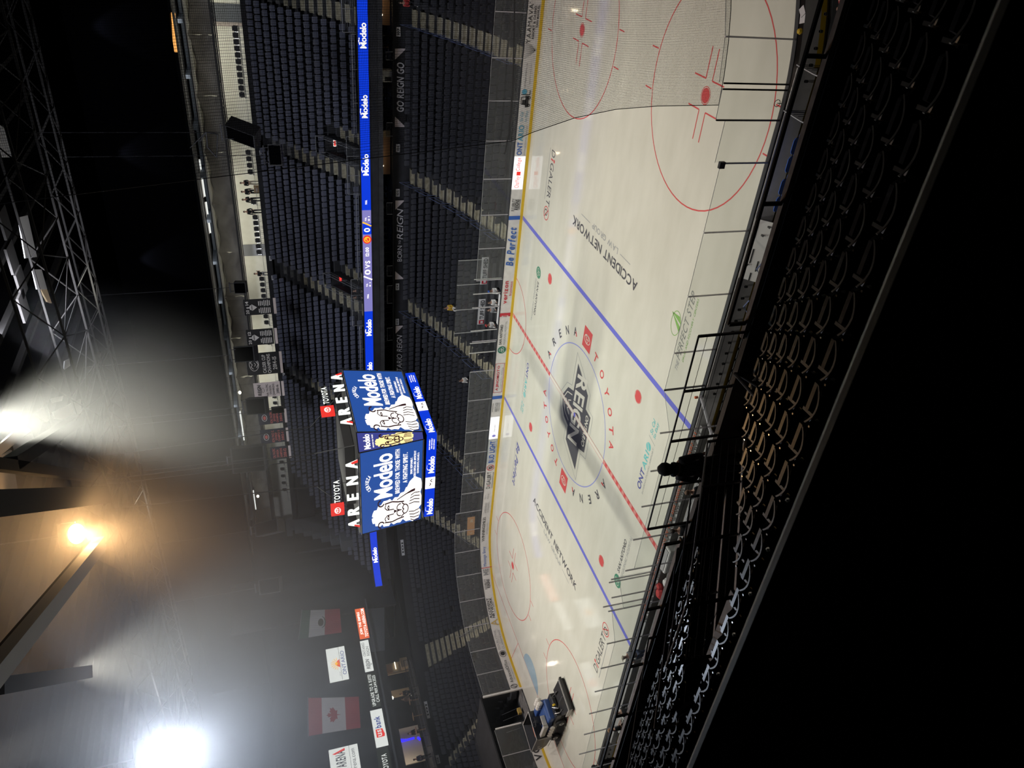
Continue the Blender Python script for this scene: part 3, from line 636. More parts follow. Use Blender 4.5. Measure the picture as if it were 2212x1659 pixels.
# fascia and ribbon screen
m = WB('black_wall'); seg2(m, upp, -.05, .12, 8.75, 9.6, 0, 61.5+6.5*1.15); seg2(m, upp, -.09, .14, 9.6, 9.66, 0, 61.5+6.5*1.15); m.mat('black_wall'); seg2(m, upp, .0, 2.6, 8.2, 8.8, 0, 61.5+6.5*1.15)
struct('wall_fascia_far', m, 'dark front edge of the far upper deck')
rib = thing('ribbon_screen', 'long narrow blue lit ribbon screen along the front of the far upper deck', 'led screen', (0, UF, 9.2))
SC0, SC1 = 15.9, 31.7                      # t range of the score section (x from 14 to -1.7)
SC0, SC1 = 30-3.9, 30+5.5
m = WB('led_blue')
def rseg(m, a, b, z0, z1, o=-.12): seg2(m, upp, o, o+.05, z0, z1, a, b)
rseg(m, 0, SC0, 8.86, 9.58); rseg(m, SC1, 61.5, 8.86, 9.58); rseg(m, 61.5, 61.5+6.5*1.15, 8.86, 9.58); m.obj('screen', rib)
m = WB('led_violet'); rseg(m, SC0, SC1, 8.86, 9.58); m.obj('score_section', rib)
rf = lambda t0, o=-.15: (lambda u, v: (lambda q: (q[0], q[1], 8.86+v))(upp(t0-u, o)))
def logo(m, t, h=.46, z=.12):
    f = rf(t); m.mat('led_white'); tx(m, 'Modelo', f, -.85, z, 1.7, h, 'b', gap=.02)
    line2(m, f, [(-.62, z+h+.02), (-.4, z+h+.1), (-.15, z+h+.06)], .06)
m = WB('led_white')
for px_, py_ in ((782, 76), (784, 229), (787, 355), (797, 706), (801, 797)):
    logo(m, 30-at(px_, py_, Y=UF).x)
q = at(820, 1232, Z=9.2); logo(m, 61.5+6.5*.62)
m.obj('lettering', rib)
m = WB('led_white'); T = lambda py: 30-at(790, py, Y=UF).x
def rt(s, y0, y1, z0, h, mt='led_white'): m.mat(mt); t0 = T(y0); tx(m, s, rf(t0), 0, z0, abs(T(y0)-T(y1)), h)
rt('FOUL', 643, 634, .3, .16); rt('TOL', 618, 611, .38, .13); rt('0 1', 618, 609, .12, .13); rt('0', 592, 581, .12, .5); rt('VS', 578, 562, .14, .42); rt('12:00', 552, 533, .22, .3)
rt('0', 500, 491, .1, .5); rt('TOL', 476, 468, .38, .13); rt('0 1', 476, 466, .12, .13); rt('FOUL', 440, 431, .3, .16)
m.mat('led_yellow'); line2(m, rf(T(487), -.16), [(0, 0), (.35, .71)], .12); m.mat('led_white'); line2(m, rf(T(603), -.16), [(0, 0), (.35, .71)], .12)
m.mat('led_red'); disc(m, rf(T(516), -.155), 0, .36, .38, .36); m.mat('led_yellow'); ring(m, rf(T(516), -.165), 0, .36, .26, .26, .08); line2(m, rf(T(516), -.165), [(-.1, .3), (.05, .5), (.2, .3)], .08)
m.mat('led_blue'); rect(m, rf(T(505), -.14), 0, 0, .95, .71); m.mat('led_white'); rt('0', 500, 491, .1, .5)
m.obj('score_lettering', rib)
# wall over the lower bowl with its cloth banners and section plates
m = WB('black_wall'); 
def wseg(m, o0, o1, z0, z1, a, b): wallseg(m, o0, o1, z0, z1, a, b)
WO = 26.9-12.95
wseg(m, WO, WO+.12, 5.0, 6.68, -8, 84); struct('wall_bowl_rim', m, 'black wall above the last row of the lower bowl')
def wall_banner(s0, s1, z0, z1, words, label, mt='banner_black'):
    t = thing('wall_banner', label, 'banner', (*bp((s0+s1)/2, WO-.06)[:2], z0))
    f = lambda o: (lambda u, v: (lambda q: (q[0], q[1], z0+v))(bp(s1-u, WO-o))); w = s1-s0; h = z1-z0
    m = WB('banner_black'); wallseg(m, WO-.07, WO-.04, z0, z1, s0, s1); m.obj('cloth', t)
    m = WB('banner_white'); m.poly([f(.09)(*q) for q in ((.03, .03), (.85, h-.03), (.03, h-.03))]); m.poly([f(.09)(*q) for q in ((w-.03, .03), (w-.03, h-.03), (w-.85, h-.03))])
    m.mat('flag_white')
    for s, x, y, ww, hh, wt, sl in words: tx(m, s, f(.10), x*w, y*h, ww*w, hh*h, wt, sl)
    for k in range(3): m.mat('banner_ink') if False else None
    m.obj('lettering', t)
wall_banner(6.05, 12.0, 5.62, 6.55, [('GO REIGN GO', .2, .2, .62, .62, 'b', .12)], 'black cloth banner reading GO REIGN GO on the far wall')
wall_banner(18.1, 25.6, 5.62, 6.5, [('BORN', .24, .28, .2, .48, 'r', 0), ('TO', .46, .42, .05, .2, 'r', 0), ('REIGN', .52, .2, .36, .62, 'r', .3)], 'black cloth banner reading BORN TO REIGN on the far wall')
wall_banner(30.4, 37.6, 5.62, 6.45, [('ONTARIO REIGN', .12, .2, .72, .62, 'r', .3)], 'black cloth banner reading ONTARIO REIGN beside the scoreboard')
for s in (4.92, 13.7, 17.47-.0, 26.34, 30.03, 48.9, 55.4, 57.5, 63.5):
    x, y, nx, ny = bp(s, WO-.05); t = thing('section_plate', 'small white numbered section plate ' + {4.92: 'right of the GO REIGN GO banner', 13.7: 'left of the GO REIGN GO banner', 17.47: 'right of the BORN TO REIGN banner', 26.34: 'left of the BORN TO REIGN banner', 30.03: 'right of the ONTARIO REIGN banner', 48.9: 'high in the dark far corner', 55.4: 'beside the lit snack bar', 57.5: 'left of the lit snack bar', 63.5: 'under the party deck railing'}[s], 'sign', (x, y, 6.15))
    f = lambda o: (lambda u, v: (lambda q: (q[0], q[1], 6.1+v))(bp(s-u, WO-o)))
    m = WB('paper'); wallseg(m, WO-.05, WO-.02, 6.1, 6.42, s-.33, s+.33); m.obj('plate', t)
    n = {4.92: '107', 13.7: '106', 17.47: '105', 26.34: '104', 30.03: '103'}.get(s, '101'); m = WB('ad_black'); tx(m, n, f(.07), -.22, .06, .44, .2); m.obj('number', t)
# ================================================================ near upper deck: six rows of seats below the camera
ND = lambda k: (-(24.72+.84*k), 8.7+.57*k)
VX0, VX1, VY = 17.72, 19.15, -28.45
m = WB('black_paint')
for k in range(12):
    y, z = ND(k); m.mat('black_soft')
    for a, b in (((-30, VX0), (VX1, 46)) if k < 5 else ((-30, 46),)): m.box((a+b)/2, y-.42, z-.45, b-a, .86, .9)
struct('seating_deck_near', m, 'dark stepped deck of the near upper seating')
m = WB('ledge_tan')
for a, b in ((-30, 16.2), (21.3, 46)): m.box((a+b)/2, -24.72, 9.57, b-a, .10, .05)
m.box(18.75, -24.72, 9.4, 5.1, .10, .05)
m.mat('black_paint').box(8, -24.77, 8.9, 76, .12, 1.26); struct('wall_ledge_near', m, 'pale concrete ledge along the front of the near upper deck')
m = WB('concrete'); m.mat('ledge_tan').box(20.2, -25.5, 8.86, 2.2, 1.35, .3); m.box(18.43, -26.6, 8.3, 1.4, 3.6, .1); struct('floor_walkway_near', m, 'tan concrete landing behind the near ledge')
m = WB('black_wall')
for X, sg in ((VX0, 1), (VX1, -1)):
    m.mat('black_wall'); m.slab([(X, -24.95, 7.9), (X, VY, 7.9), (X, VY, 11.35), (X, -24.95, 9.0)][::sg], .09)
    m.mat('ledge_tan'); a, b = V3((X, -24.95, 9.02)), V3((X, VY, 11.37)); d = V3((.07, 0, 0)); m.loft([[a-d, a+d, a+d-V3((0, 0, .05)), a-d-V3((0, 0, .05))], [b-d, b+d, b+d-V3((0, 0, .05)), b-d-V3((0, 0, .05))]], True, True, True)
m.mat('black_wall').box((VX0+VX1)/2, VY, 9.6, VX1-VX0, .1, 3.5); m.mat('ledge_tan').box((VX0+VX1)/2, VY, 11.38, VX1-VX0+.14, .16, .06)
m.mat('tan_wall').box(VX0+.08, -26.3, 8.2, .02, 2.4, 1.1)
struct('wall_stairwell_near', m, 'near stairwell walls with sloping tan caps')
def tub(m, *pts, r=.022, n=6): m.tube([V3(p) for p in pts], r, n)
def guard(name, label, a, b, base_h, h, nb, posts, mt='dark_steel', r=.018, top='rail_grey'):
    a, b = V3(a), V3(b); t = thing(name, label, 'railing', tuple(a)); H = V3((0, 0, h))
    m = WB(mt)
    for q in range(posts+1): p = a.lerp(b, q/posts); m.box(p.x, p.y, p.z+h/2, .035, .045, h)
    m.obj('posts', t) if False else m.obj('post_frame', t)
    m = WB(top); m.tube([a+H, b+H], r, 8); m.obj('top_rail', t)
    m = WB(mt)
    for k in range(1, nb+1): m.tube([a+H*(k/(nb+1)), b+H*(k/(nb+1))], .006, 4)
    m.obj('cables', t); return t
guard('guard_railing', 'tall black guard railing with thin cables standing on the near ledge before the ice', (21.45, -24.78, 9.45), (16.75, -24.78, 9.45), 0, 1.08, 5, 4, top='dark_steel')
guard('stair_railing', 'sloping cable railing with pale top rail on the near wall of the stairwell', (VX1, -24.98, 9.05), (VX1, VY, 11.38), 0, .8, 4, 3)
guard('stair_railing', 'sloping cable railing on the far wall of the near stairwell', (VX0, -24.98, 9.05), (VX0, VY, 11.38), 0, .8, 4, 3, top='dark_steel')
guard('stair_railing', 'short pale railing across the upper end of the near stairwell', (VX1, VY, 11.4), (VX0, VY, 11.4), 0, .8, 3, 1, top='ledge_tan')
guard('stair_railing', 'dark sloping railing beyond the near stairwell at the picture bottom', (16.2, -24.98, 9.0), (16.2, -28.6, 11.35), 0, .8, 2, 2, top='dark_steel')
guard('stair_railing', 'dark sloping handrail by the lowest aisle at the picture bottom', (13.2, -24.98, 9.0), (13.2, -28.3, 11.2), 0, .85, 1, 2, top='dark_steel')
t = thing('aisle_handrail', 'thick black looped handrail beside the first row next to the tan landing', 'handrail', (20.3, -25.2, 9))
m = WB('black_paint'); tub(m, (20.9, -25.9, 9.2), (20.9, -25.9, 9.95), (20.75, -25.05, 9.75), (20.6, -24.95, 9.05), r=.035, n=8); tub(m, (20.6, -25.95, 9.15), (20.75, -25.05, 9.7), r=.03, n=8); m.obj('rail', t)
for i, (a, b) in enumerate(((46, 21.6), (16.1, -12))):
    t = thing('low_railing', ['low black pipe railing on the near ledge at the right end', 'low black pipe railing on the near ledge at the left end'][i], 'railing', (a, -24.7, 9.6)); m = WB('black_paint'); n = int((a-b)/2.1)
    for k in range(n+1): x = a+(b-a)*k/n; m.box(x, -24.72, 9.75, .06, .05, .35)
    m.box((a+b)/2, -24.70, 9.93, a-b, .05, .05); m.obj('rail', t)
# the handrail just in front of the camera
t = thing('handrail', 'out of focus greenish grey handrail with tiny studs crossing the dark lower right corner', 'handrail', (27, -33.6, 14.8))
m = WB('rail_near' if False else 'rail_grey'); MT['rail_near'] = mat('rail_near', (.30, .30, .25), .5, .2)
m = WB('rail_near'); m.tube([(20, -33.6, 16.62), (24, -33.6, 16.62), (40, -33.6, 16.62)], .022, 10); m.obj('top_rail', t)
m = WB('rail_near')
for x in (24.2, 30.5, 33): m.box(x, -33.6, 15.6, .05, .05, 2.0)
m.obj('post_frame', t); m = WB('chrome')
for x in (26.31, 26.46, 26.6, 26.74, 26.88): m.sph((x, -33.585, 16.655), .0045, 6)  # chrome beads stand in for highlights along the rail
m.obj('studs', t)
# ---- the folding seat in full: shell, rim, folded pan, armrest, bracket, standard
P0 = thing('arena_seat', '', 'seat')
def shell(m, h0, h1, th, w=.245, bow=.10, lean=.10, n=8, off=0):
    rings = []
    for k in range(n+1):
        u = -1+2*k/n; x = u*w; yb = .0+bow*(u*u)*.9; tw = 1-.12*abs(u)**3
        rings.append([(x, yb+off-lean*0, h0), (x, yb+off-th, h0), (x*.96, yb+off-th-lean, h0+(h1-h0)*tw), (x*.96, yb+off-lean, h0+(h1-h0)*tw)])
    return m.loft(rings, True, True, True)
m = shell(MB('seat_near'), .36, .80, .022); m.obj('backrest', P0)
bk = [c for c in P0.children][0]
m = shell(MB('seat_rim'), .797, .812, .022, off=-.10, lean=.003); m.obj('rim', bk)  # rim paler than the shell: its lit edge is put into the colour
m = MB('seat_near'); m.loft([[(-.2, .13, .36), (.2, .13, .36), (.2, .21, .36), (-.2, .21, .36)], [(-.215, .11, .55), (.215, .11, .55), (.215, .19, .55), (-.215, .19, .55)], [(-.17, .07, .72), (.17, .07, .72), (.17, .12, .72), (-.17, .12, .72)]], True, True, True); m.obj('seat_pan', P0)
m = MB('seat_rim'); m.loft([[(-.275, -.04, .60), (-.235, -.04, .60), (-.235, -.04, .63), (-.275, -.04, .63)], [(-.275, .24, .60), (-.235, .24, .60), (-.235, .24, .63), (-.275, .24, .63)]], True, True, True); m.obj('armrest', P0)
m = MB('black_paint').box(-.255, .08, .30, .03, .16, .6); m.box(-.255, .06, .02, .06, .3, .04); m.obj('standard', P0)
m = MB('chrome').box(-.252, -.085, .775, .022, .022, .03); m.obj('bracket', P0)
NL = {0: 'in the front near row', 1: 'in the second near row', 2: 'in the third near row', 3: 'in the fourth near row', 4: 'in the fifth near row', 5: 'in the topmost near row'}
def rest(m, prot): pass
first = True; ncount = 0
for k in range(6):
    y, z = ND(k); x = 31.0
    while x > 6:
        x -= .53
        if k < 5 and 16.3 < x < 20.25: continue
        if 12.9 < x < 13.5 and k < 5: continue
        a, b, d = pix((x, y-.55, z+.7))
        if d < .5 or not (-60 < a < 2260 and -60 < b < 1700): continue
        lab = ('empty dark folding seat %s, right of the stairwell' if x > VX0 else 'empty dark folding seat %s, beyond the stairwell') % NL[k]; grp = 'near seats %s %s' % (NL[k], 'right' if x > VX0 else 'left')
        if first: P0.location = (x, y-.5, z); P0['label'] = lab; P0['group'] = grp; first = False
        else: dup(P0, (x, y-.5, z), 0, lab, grp)
        ncount += 1
# ---- far seats: the nearest as things, all others in one object
sm = seat_geo(MB('seat_far')); sd = None
cand = []
for q in spots:
    a, b, d = pix((q[0], q[1], q[2]+.6))
    if 5 < a < 2200 and 5 < b < 1650 and q[2] > 1.9: cand.append((d, q))
cand.sort(key=lambda c: c[0]); indiv = [c[1] for c in cand[:max(0, 300-ncount)]]; ids = set(id(c) for c in indiv)
for q in indiv:
    if sd is None: o = sm.obj('arena_seat'); sd = o.data
    else: o = bpy.data.objects.new('arena_seat', sd); C.objects.link(o)
    o.location = (q[0], q[1], q[2]); o.rotation_euler = (0, 0, q[3]+PI)
    side = 'right of the rightmost aisle' if q[0] > 18.1 else 'left of the rightmost aisle'
    row = round((q[1]-12.95-1.05-.5)/.89)
    tag(o, 'small dark folding seat in far lower bowl row %s, %s' % (['one', 'two', 'three', 'four', 'five', 'six', 'seven', 'eight', 'nine', 'ten', 'eleven', 'twelve', 'thirteen', 'fourteen'][max(0, min(13, row))], side), 'seat', 'far lower bowl row %d %s' % (row, side))
base = seat_geo(MB('seat_far')); NF = len(base.f); big = MB('seat_far')
def stamp(q, cm):
    c, s = cos(q[3]+PI), sin(q[3]+PI); n = len(big.v); big.mat(cm)
    big.v += [(q[0]+c*v[0]-s*v[1], q[1]+s*v[0]+c*v[1], q[2]+v[2]) for v in base.v]
    big.f += [tuple(n+i for i in f) for f in base.f]; big.i += [big.c]*6 if False else [big.c]*10; big.mat('seat_far' if cm == 'seat_far' else 'concrete_dark'); big.i += [big.c]*(len(base.f)-10)
for q in spots:
    if id(q) not in ids: stamp(q, 'seat_far')
for q in uspots: stamp(q, 'seat_up')
tag(big.obj('arena_seats'), 'thousands of empty blue-black folding seats filling the far lower and upper bowls', 'seats', None, 'stuff')
# ================================================================ far concourse above the upper bowl
UY = 37.0
m = WB('black_wall').box(-8, UY+.1, 16.0, 90, .2, 2.7); struct('wall_parapet_far', m, 'black parapet behind the last far row')
m = WB('concrete').box(-8, 40, 16.7, 90, 6, .2); struct('floor_concourse', m)
m = WB('white_wall').box(-8, 42.1, 19.3, 90, .2, 5.4); m.mat('stone_grey')
for a, b in ((26, 60),): pass
x0, x1 = at(495, 8, Y=41.9).x, at(495, 48, Y=41.9).x; m.box((x0+x1)/2, 41.96, 18.4, x0-x1, .1, 3.2)
x1b = at(495, 57, Y=41.9).x; m.mat('ledge_tan').box((x1+x1b)/2, 41.94, 18.3, x1-x1b, .12, 3.0)
x2, x3 = at(560, 528, Y=41.9).x, at(560, 552, Y=41.9).x; m.mat('rail_grey').box((x2+x3)/2, 41.95, 18, x2-x3, .1, 3)
x2, x3 = at(560, 945, Y=41.9).x, at(560, 1180, Y=41.9).x; m.mat('tan_wall').box((x2+x3)/2, 41.95, 18, x2-x3, .1, 3) if False else None
m.mat('cardboard'); xa, xb = at(600, 1000, Y=41.9).x, at(600, 1030, Y=41.9).x
struct('wall_concourse', m, 'pale lit wall of the far concourse')
m = WB('black_paint').box(-8, 38.0, 19.55, 90, .3, .12); m.box(-8, 37.8, 19.72, 90, .2, .2); m.box(-8, 38.2, 19.42, 90, .1, .08); struct('trim_1', m, 'black track over the far concourse')
m = WB('deck_metal').box(-8, 40.5, 21.75, 90, 4.6, .1); struct('ceiling_concourse', m)
# swagged grey cloth under the concourse roof
cur = thing('draped_cloth', 'long swagged grey brown cloth hung over the lit far concourse', 'curtain', (0, 38.4, 19.6))
xs = frange(-40, 24, 5.2)
for i, (a, b) in enumerate(zip(xs, xs[1:])):
    m = MB('curtain'); m.world = True; rows = []
    for v in range(9):
        vv = v/8; row = []
        for u in range(21):
            uu = u/20; sag = .55*(1-(2*uu-1)**2)*(1-vv)*.9
            fold = .16*sin(uu*9*PI*(1-.5*vv)+i)*(.3+vv)*abs(2*uu-1)+.10*sin(vv*7+uu*5+i*2)
            row.append((a+(b-a)*uu, 38.45-fold, 19.66+(2.05)*(1-vv)+ (0 if v else -sag*.8)+.08*sin(uu*13+i)*(vv > .1)*(vv < .9)))
        rows.append(row)
    m.loft(rows, False); m.obj('cloth_swag', cur, True)
# steelwork in the strip between the cloth and the black ceiling
m = WB('blue_steel'); m.box(-8, 38.6, 22.0, 90, .4, .25)
for k in range(16): x = 24-4.2*k; m.mat('blue_steel').box(x, 37.4, 22.0, .3, 3.2, .35)
m.mat('deck_metal').box(-8, 37, 22.35, 90, 6.5, .06)
struct('ceiling_steel', m, 'blue grey roof steel over the far concourse')
for i, (px_, py_, w) in enumerate(((437, 385, 3.4), (450, 470, 3), (385, 55, 0), (523, 920, 4), (550, 1080, 3))):
    if not w: continue
    p = at(px_, py_, Y=37.2); t = thing('strip_light', ['long pale strip light over the far concourse, right of the hanging speaker', 'pale strip light over the concourse left of the group of standing people', '', 'pale strip light above the leftmost red lettered banner', 'pale strip light left of the big hanging speaker cluster'][i], 'light', tuple(p))
    m = WB('panel_white').box(p.x, p.y, p.z, w, .18, .12); m.obj('tube', t); m = WB('steel').box(p.x, p.y, p.z+.1, w+.1, .3, .06); m.obj('housing', t)
p = at(376, 75, Y=36); t = thing('heater_lamp', 'glowing orange lamp housing at the top edge above the draped cloth', 'lamp', tuple(p)); m = WB('led_orange'); MT['led_amber'] = led('led_amber', (1, .45, .12), 1.1)
m = WB('led_amber'); a, b = at(374, 28, Y=36), at(379, 112, Y=36); m.tube([a, b], .17, 6); m.obj('glow_tube', t); m = WB('black_paint'); u = V3((0, 0, .25)); m.tube([a+u, b+u], .12, 6); m.obj('housing', t)
for i, (px_, py_) in enumerate(((508, 848), (527, 990), (553, 1072))):
    p = at(px_+ (4 if i else 10), py_, Y=37); t = thing('flood_lamp', ['round bright lamp above the white division champions banner', 'bright lamp beside the big hanging speaker', 'oval yellowish lamp left of the big hanging speaker'][i], 'lamp', tuple(p)); m = WB('lamp_white').sph(p, .2, 8, (1.2, .6, .8)); m.obj('lens', t); m = WB('steel').box(p.x, p.y+.1, p.z+.24, .4, .25, .1); m.obj('housing', t)
# the black ceiling over the bowl: a vertical edge and a dark deck over everything
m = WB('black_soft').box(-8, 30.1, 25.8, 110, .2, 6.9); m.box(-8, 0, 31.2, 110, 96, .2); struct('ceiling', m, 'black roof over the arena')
m = WB('black_soft').box(47, 0, 14, .2, 96, 34); struct('wall_right', m); m = WB('black_soft').box(-5, -41, 14, 110, .2, 34); struct('wall_back', m)
# chairs along the far parapet
cp = thing('stacking_chair', '', 'chair')
m = MB('black_paint'); m.bev(0, 0, .45, .42, .42, .05); m.obj('seat', cp)
m = MB('black_paint'); m.loft([[(-.2, .2, .5), (.2, .2, .5), (.2, .23, .5), (-.2, .23, .5)], [(-.23, .24, .78), (.23, .24, .78), (.23, .27, .78), (-.23, .27, .78)], [(-.17, .25, .95), (.17, .25, .95), (.17, .27, .95), (-.17, .27, .95)]], True, True, True); m.obj('backrest', cp)
for sx in (-1, 1):
    for sy in (-1, 1): MB('chrome').tube([(sx*.2, sy*.19, 0), (sx*.19, sy*.18, .44)], .014, 5).obj('leg', cp)
m = MB('chrome'); m.tube([(-.24, .2, .44), (-.25, .24, .8), (-.2, .25, .97), (.2, .25, .97), (.25, .24, .8), (.24, .2, .44)], .014, 5); m.obj('frame', cp)
fst = True
runs = [((64, 206), 11, 'nearest the top of the picture'), ((330, 372), 4, 'just left of the hanging speaker'), ((437, 440), 1, 'between the two left standing people'), ((470, 545), 7, 'in the row left of the standing people'), ((603, 640), 4, 'between the seated person and the first dated banner'), ((684, 697), 2, 'between the two dated black banners'), ((741, 748), 1, 'between the dated banner and the champions banner'), ((858, 885), 3, 'behind the two dark speakers'), ((1000, 1060), 5, 'left of the red lettered banners')]
for (ya, yb), n, lab in runs:
    for k in range(n):
        py_ = ya+(yb-ya)*(k/(n-1) if n > 1 else 0); x = at(545+py_*.06, py_, Y=38.0).x
        L = 'black chair with chrome frame on the far concourse, %s' % lab; loc = (x, 37.9, 16.8+.42)
        if fst: cp.location = loc; cp['label'] = L; cp['group'] = 'concourse chairs ' + lab; fst = False; cp.rotation_euler = (0, 0, 0)
        else: dup(cp, loc, 0, L, 'concourse chairs ' + lab)
m = WB('concrete').box(-8, 38.1, 17.0, 90, 1.6, .42); struct('floor_chair_platform', m)
small_rail([(24, UY+.1, 17.35), (-38, UY+.1, 17.35)], .28, 0, 'low_railing', 'thin pale rail on top of the black far parapet', posts=3, r=.012)
for i, (px_, py_) in enumerate(((558, 277), (563, 331), (584, 558), (589, 600), (613, 810))):
    p = at(px_, py_, Y=UY-.03); t = thing('section_plate', 'small white plate on the black far parapet ' + ['right of the tilted speaker', 'left of the tilted speaker', 'below the row of concourse chairs', 'below the seated concourse person', 'between the cup champions banner and the white banner'][i], 'sign', tuple(p))
    WB('paper').box(p.x, p.y, p.z, .5, .04, .22).obj('plate', t); m = WB('ad_black'); tx(m, ['206', '205', '204', '204', '203'][i], plane((p.x-.16, p.y-.03, p.z-.06), (1, 0, 0), (0, 0, 1)), 0, 0, .32, .12); m.obj('number', t)
# ================================================================ suites under the upper deck
m = WB('black_wall'); m.box(-8, 33.5, 7.5, 100, .2, 2.6); m.box(-8, 30.2, 6.5, 100, 6.6, .12); struct('wall_suites', m, 'dark back wall and floor of the suite level')
def lobby(i, x0, x1, yb):
    t = thing('suite_lobby', ['warm lit lobby with round ceiling lights above the far lower bowl, at the top edge', 'brown lobby with five small ceiling lights under the ribbon screen', 'dim wood toned suite with a table at the top edge'][i], 'room', ((x0+x1)/2, 30, 6.6)); w = x1-x0; c = (x0+x1)/2
    m = WB('wood'); m.box(c, 28.3, 7.65, w, .1, 2.0); m.mat('tan_wall').box(x1-.3, 28.2, 7.6, .6, .12, 1.9); m.obj('wall_panels', t)
    for k, (a, b) in enumerate(((.2, .25), (.5, .3), (.35, .6), (.75, .55), (.6, .85))):
        WB('lamp_white').sph((x0+w*a, 28.22, 6.95+1.3*b), .075, 8, (1, .4, 1)).obj('lamp_disc', t)  # lit dots drawn as glowing discs on the wall panel
lobby(0, 17.2, 20.8, 31.5); lobby(1, 5.6, 9.3, 31)
for x, e in ((19, 60), (7.5, 28), (12.8, 14)): lamp('POINT', 'suite_light', (x, 27.6, 8.1), (x, 29, 0), e*.35, (1, .78, .5), .05)
t = thing('suite_table', 'round topped wood counter with stools in the lit suite by the top edge', 'table', (15.4, 29.5, 6.6)); m = WB('wood'); m.lathe((15.4, 29.6, 6.56), [(.3, 0), (.08, .05), (.07, .9), (.75, .93), (.78, .99), (.0, 1.0)], 16); m.obj('top', t)
t = thing('covered_cart', 'white cloth covered cart on the suite terrace above the GO REIGN GO banner', 'cart', (13.7, 27.6, 6.56)); m = WB('cloth_white').bev(13.7, 27.7, 7.1, .9, .6, .95, .06); m.mat('black_paint').box(13.5, 27.38, 6.95, .3, .04, .5); m.obj('cloth', t)
for i, py_ in enumerate((33+0, 108, 210, 412, 500)):
    p = at(803, py_, Y=30.5); t = thing('suite_screen', 'small glowing blue screen under the ribbon ' + ['beside the warm lobby', 'above the white cart', 'over the middle of the GO REIGN GO banner', 'left of the second lobby', 'below the red score emblem'][i], 'screen', tuple(p)); WB('black_paint').box(p.x, p.y+.03, p.z-.02, .75, .05, .45).obj('frame', t); WB('tv_blue').box(p.x, p.y, p.z-.02, .68, .03, .38).obj('display', t)
for i, (ya, yb) in enumerate(((112, 130), (265, 294), (438, 463), (574, 596), (617, 655), (708, 735))):
    a, b = at(846, ya, Y=26.95).x, at(846, yb, Y=26.95).x
    small_rail([(a, 26.95, 6.68), (b, 26.95, 6.68)], .5, 4, 'terrace_railing', 'small pale barred railing on the rim wall ' + ['above the right end of the GO REIGN GO banner', 'above the left end of the GO REIGN GO banner', 'above the right end of the BORN TO REIGN banner', 'above the left end of the BORN TO REIGN banner', 'above the aisle right of the ONTARIO REIGN banner', 'above the ONTARIO REIGN banner'][i], posts=1.3)
st = thing('bar_stool', '', 'stool'); MB('black_paint').lathe((0, 0, 0), [(.22, 0), (.2, .03), (.03, .05), (.03, .62), (.2, .64), (.2, .70), (.0, .71)], 10).obj('pedestal', st); m = MB('black_paint').box(0, .17, .86, .36, .04, .3); m.obj('backrest', st)
fst = True
for j in range(2):
    for k in range(46):
        x = 16.5-.62*k
        if 4.5 < x < 9.4: continue
        lab = 'dim black stool on the far suite terrace, %s row, %s' % (('front', 'rear')[j], 'right of the brown lobby' if x > 9 else 'left of the brown lobby'); loc = (x, 28.0+j*1.1, 6.6+.25*j)
        if fst: st.location = loc; st['label'] = lab; st['group'] = lab; fst = False
        else: dup(st, loc, 0, lab, lab)
# ================================================================ left end: black drape wall, party deck, signs, flags
EX = -43.2
m = WB('black_curtain').box(EX-.6, -8, 15.4, .2, 70, 11.6); m.box(-41, 34, 13, .2, 14, 9, .5); struct('wall_left_drape', m, 'dark pleated drape closing the left end above the party deck')
m = WB('stone_grey')
for i in range(7): m.box(-36.6-.9*i, 27.6+1.5*i, 10.2+.95*i, 1.6, 1.6, 4.6)
m.mat('black_curtain').box(-43.5, 31, 16, .3, 16, 18); struct('wall_corner_stepped', m, 'stepped grey blocks at the far left corner')
m = WB('black_wall').box(EX-.3, -6, 9.95, .5, 62, .9); m.mat('stone_grey').box(EX+.25, -6, 10.35, .5, 60, .14); struct('wall_end_fascia', m, 'grey blue fascia below the end sign panels')
m = WB('stone_grey'); m.slab([(EX+.1, 23, 11.4), (EX+.1, 17, 11.1), (EX+.1, 17, 9.3), (EX+.1, 22.6, 8.4)], .1); struct('wall_end_panel', m)
m = WB('black_wall').box(-50, -6, 6.6, 13, 62, .14); m.box(-52, -6, 8.5, .2, 62, 4); struct('floor_party_deck', m, 'dark floor of the party deck')
def endsign(lab, y0, y1, z0, z1, mt, rows, name='sign_panel', extra=None, x=EX+.15, tilt=0):
    t = thing(name, lab, 'sign', (x, (y0+y1)/2, z0)); w = y0-y1; h = z1-z0
    m = WB(mt).box(x, (y0+y1)/2, (z0+z1)/2, .12, w, h); m.obj('lit_panel', t); m = WB('black_paint'); m.box(x-.06, (y0+y1)/2, z1+.02, .2, w+.1, .05); m.box(x-.06, (y0+y1)/2, z0-.02, .2, w+.1, .05); m.obj('frame', t)
    f = plane((x+.075, y0, z0), (0, -1, 0), (0, 0, 1)); f = lambda a, b, f=f: f(a, b); m = WB('ad_black')
    f = (lambda a, b: (x+.075, y1+a, z0+b)); 
    for s, mm, xx, yy, ww, hh, wt, sl in rows: m.mat(mm); tx(m, s, f, xx*w, yy*h, ww*w, hh*h, wt, sl)
    if extra: extra(m, f, w, h)
    m.obj('lettering', t); return t
def yat(px_, py_): return at(px_, py_, X=EX+.15)
def span(p_hi, p_lo): return yat(*p_hi), yat(*p_lo)
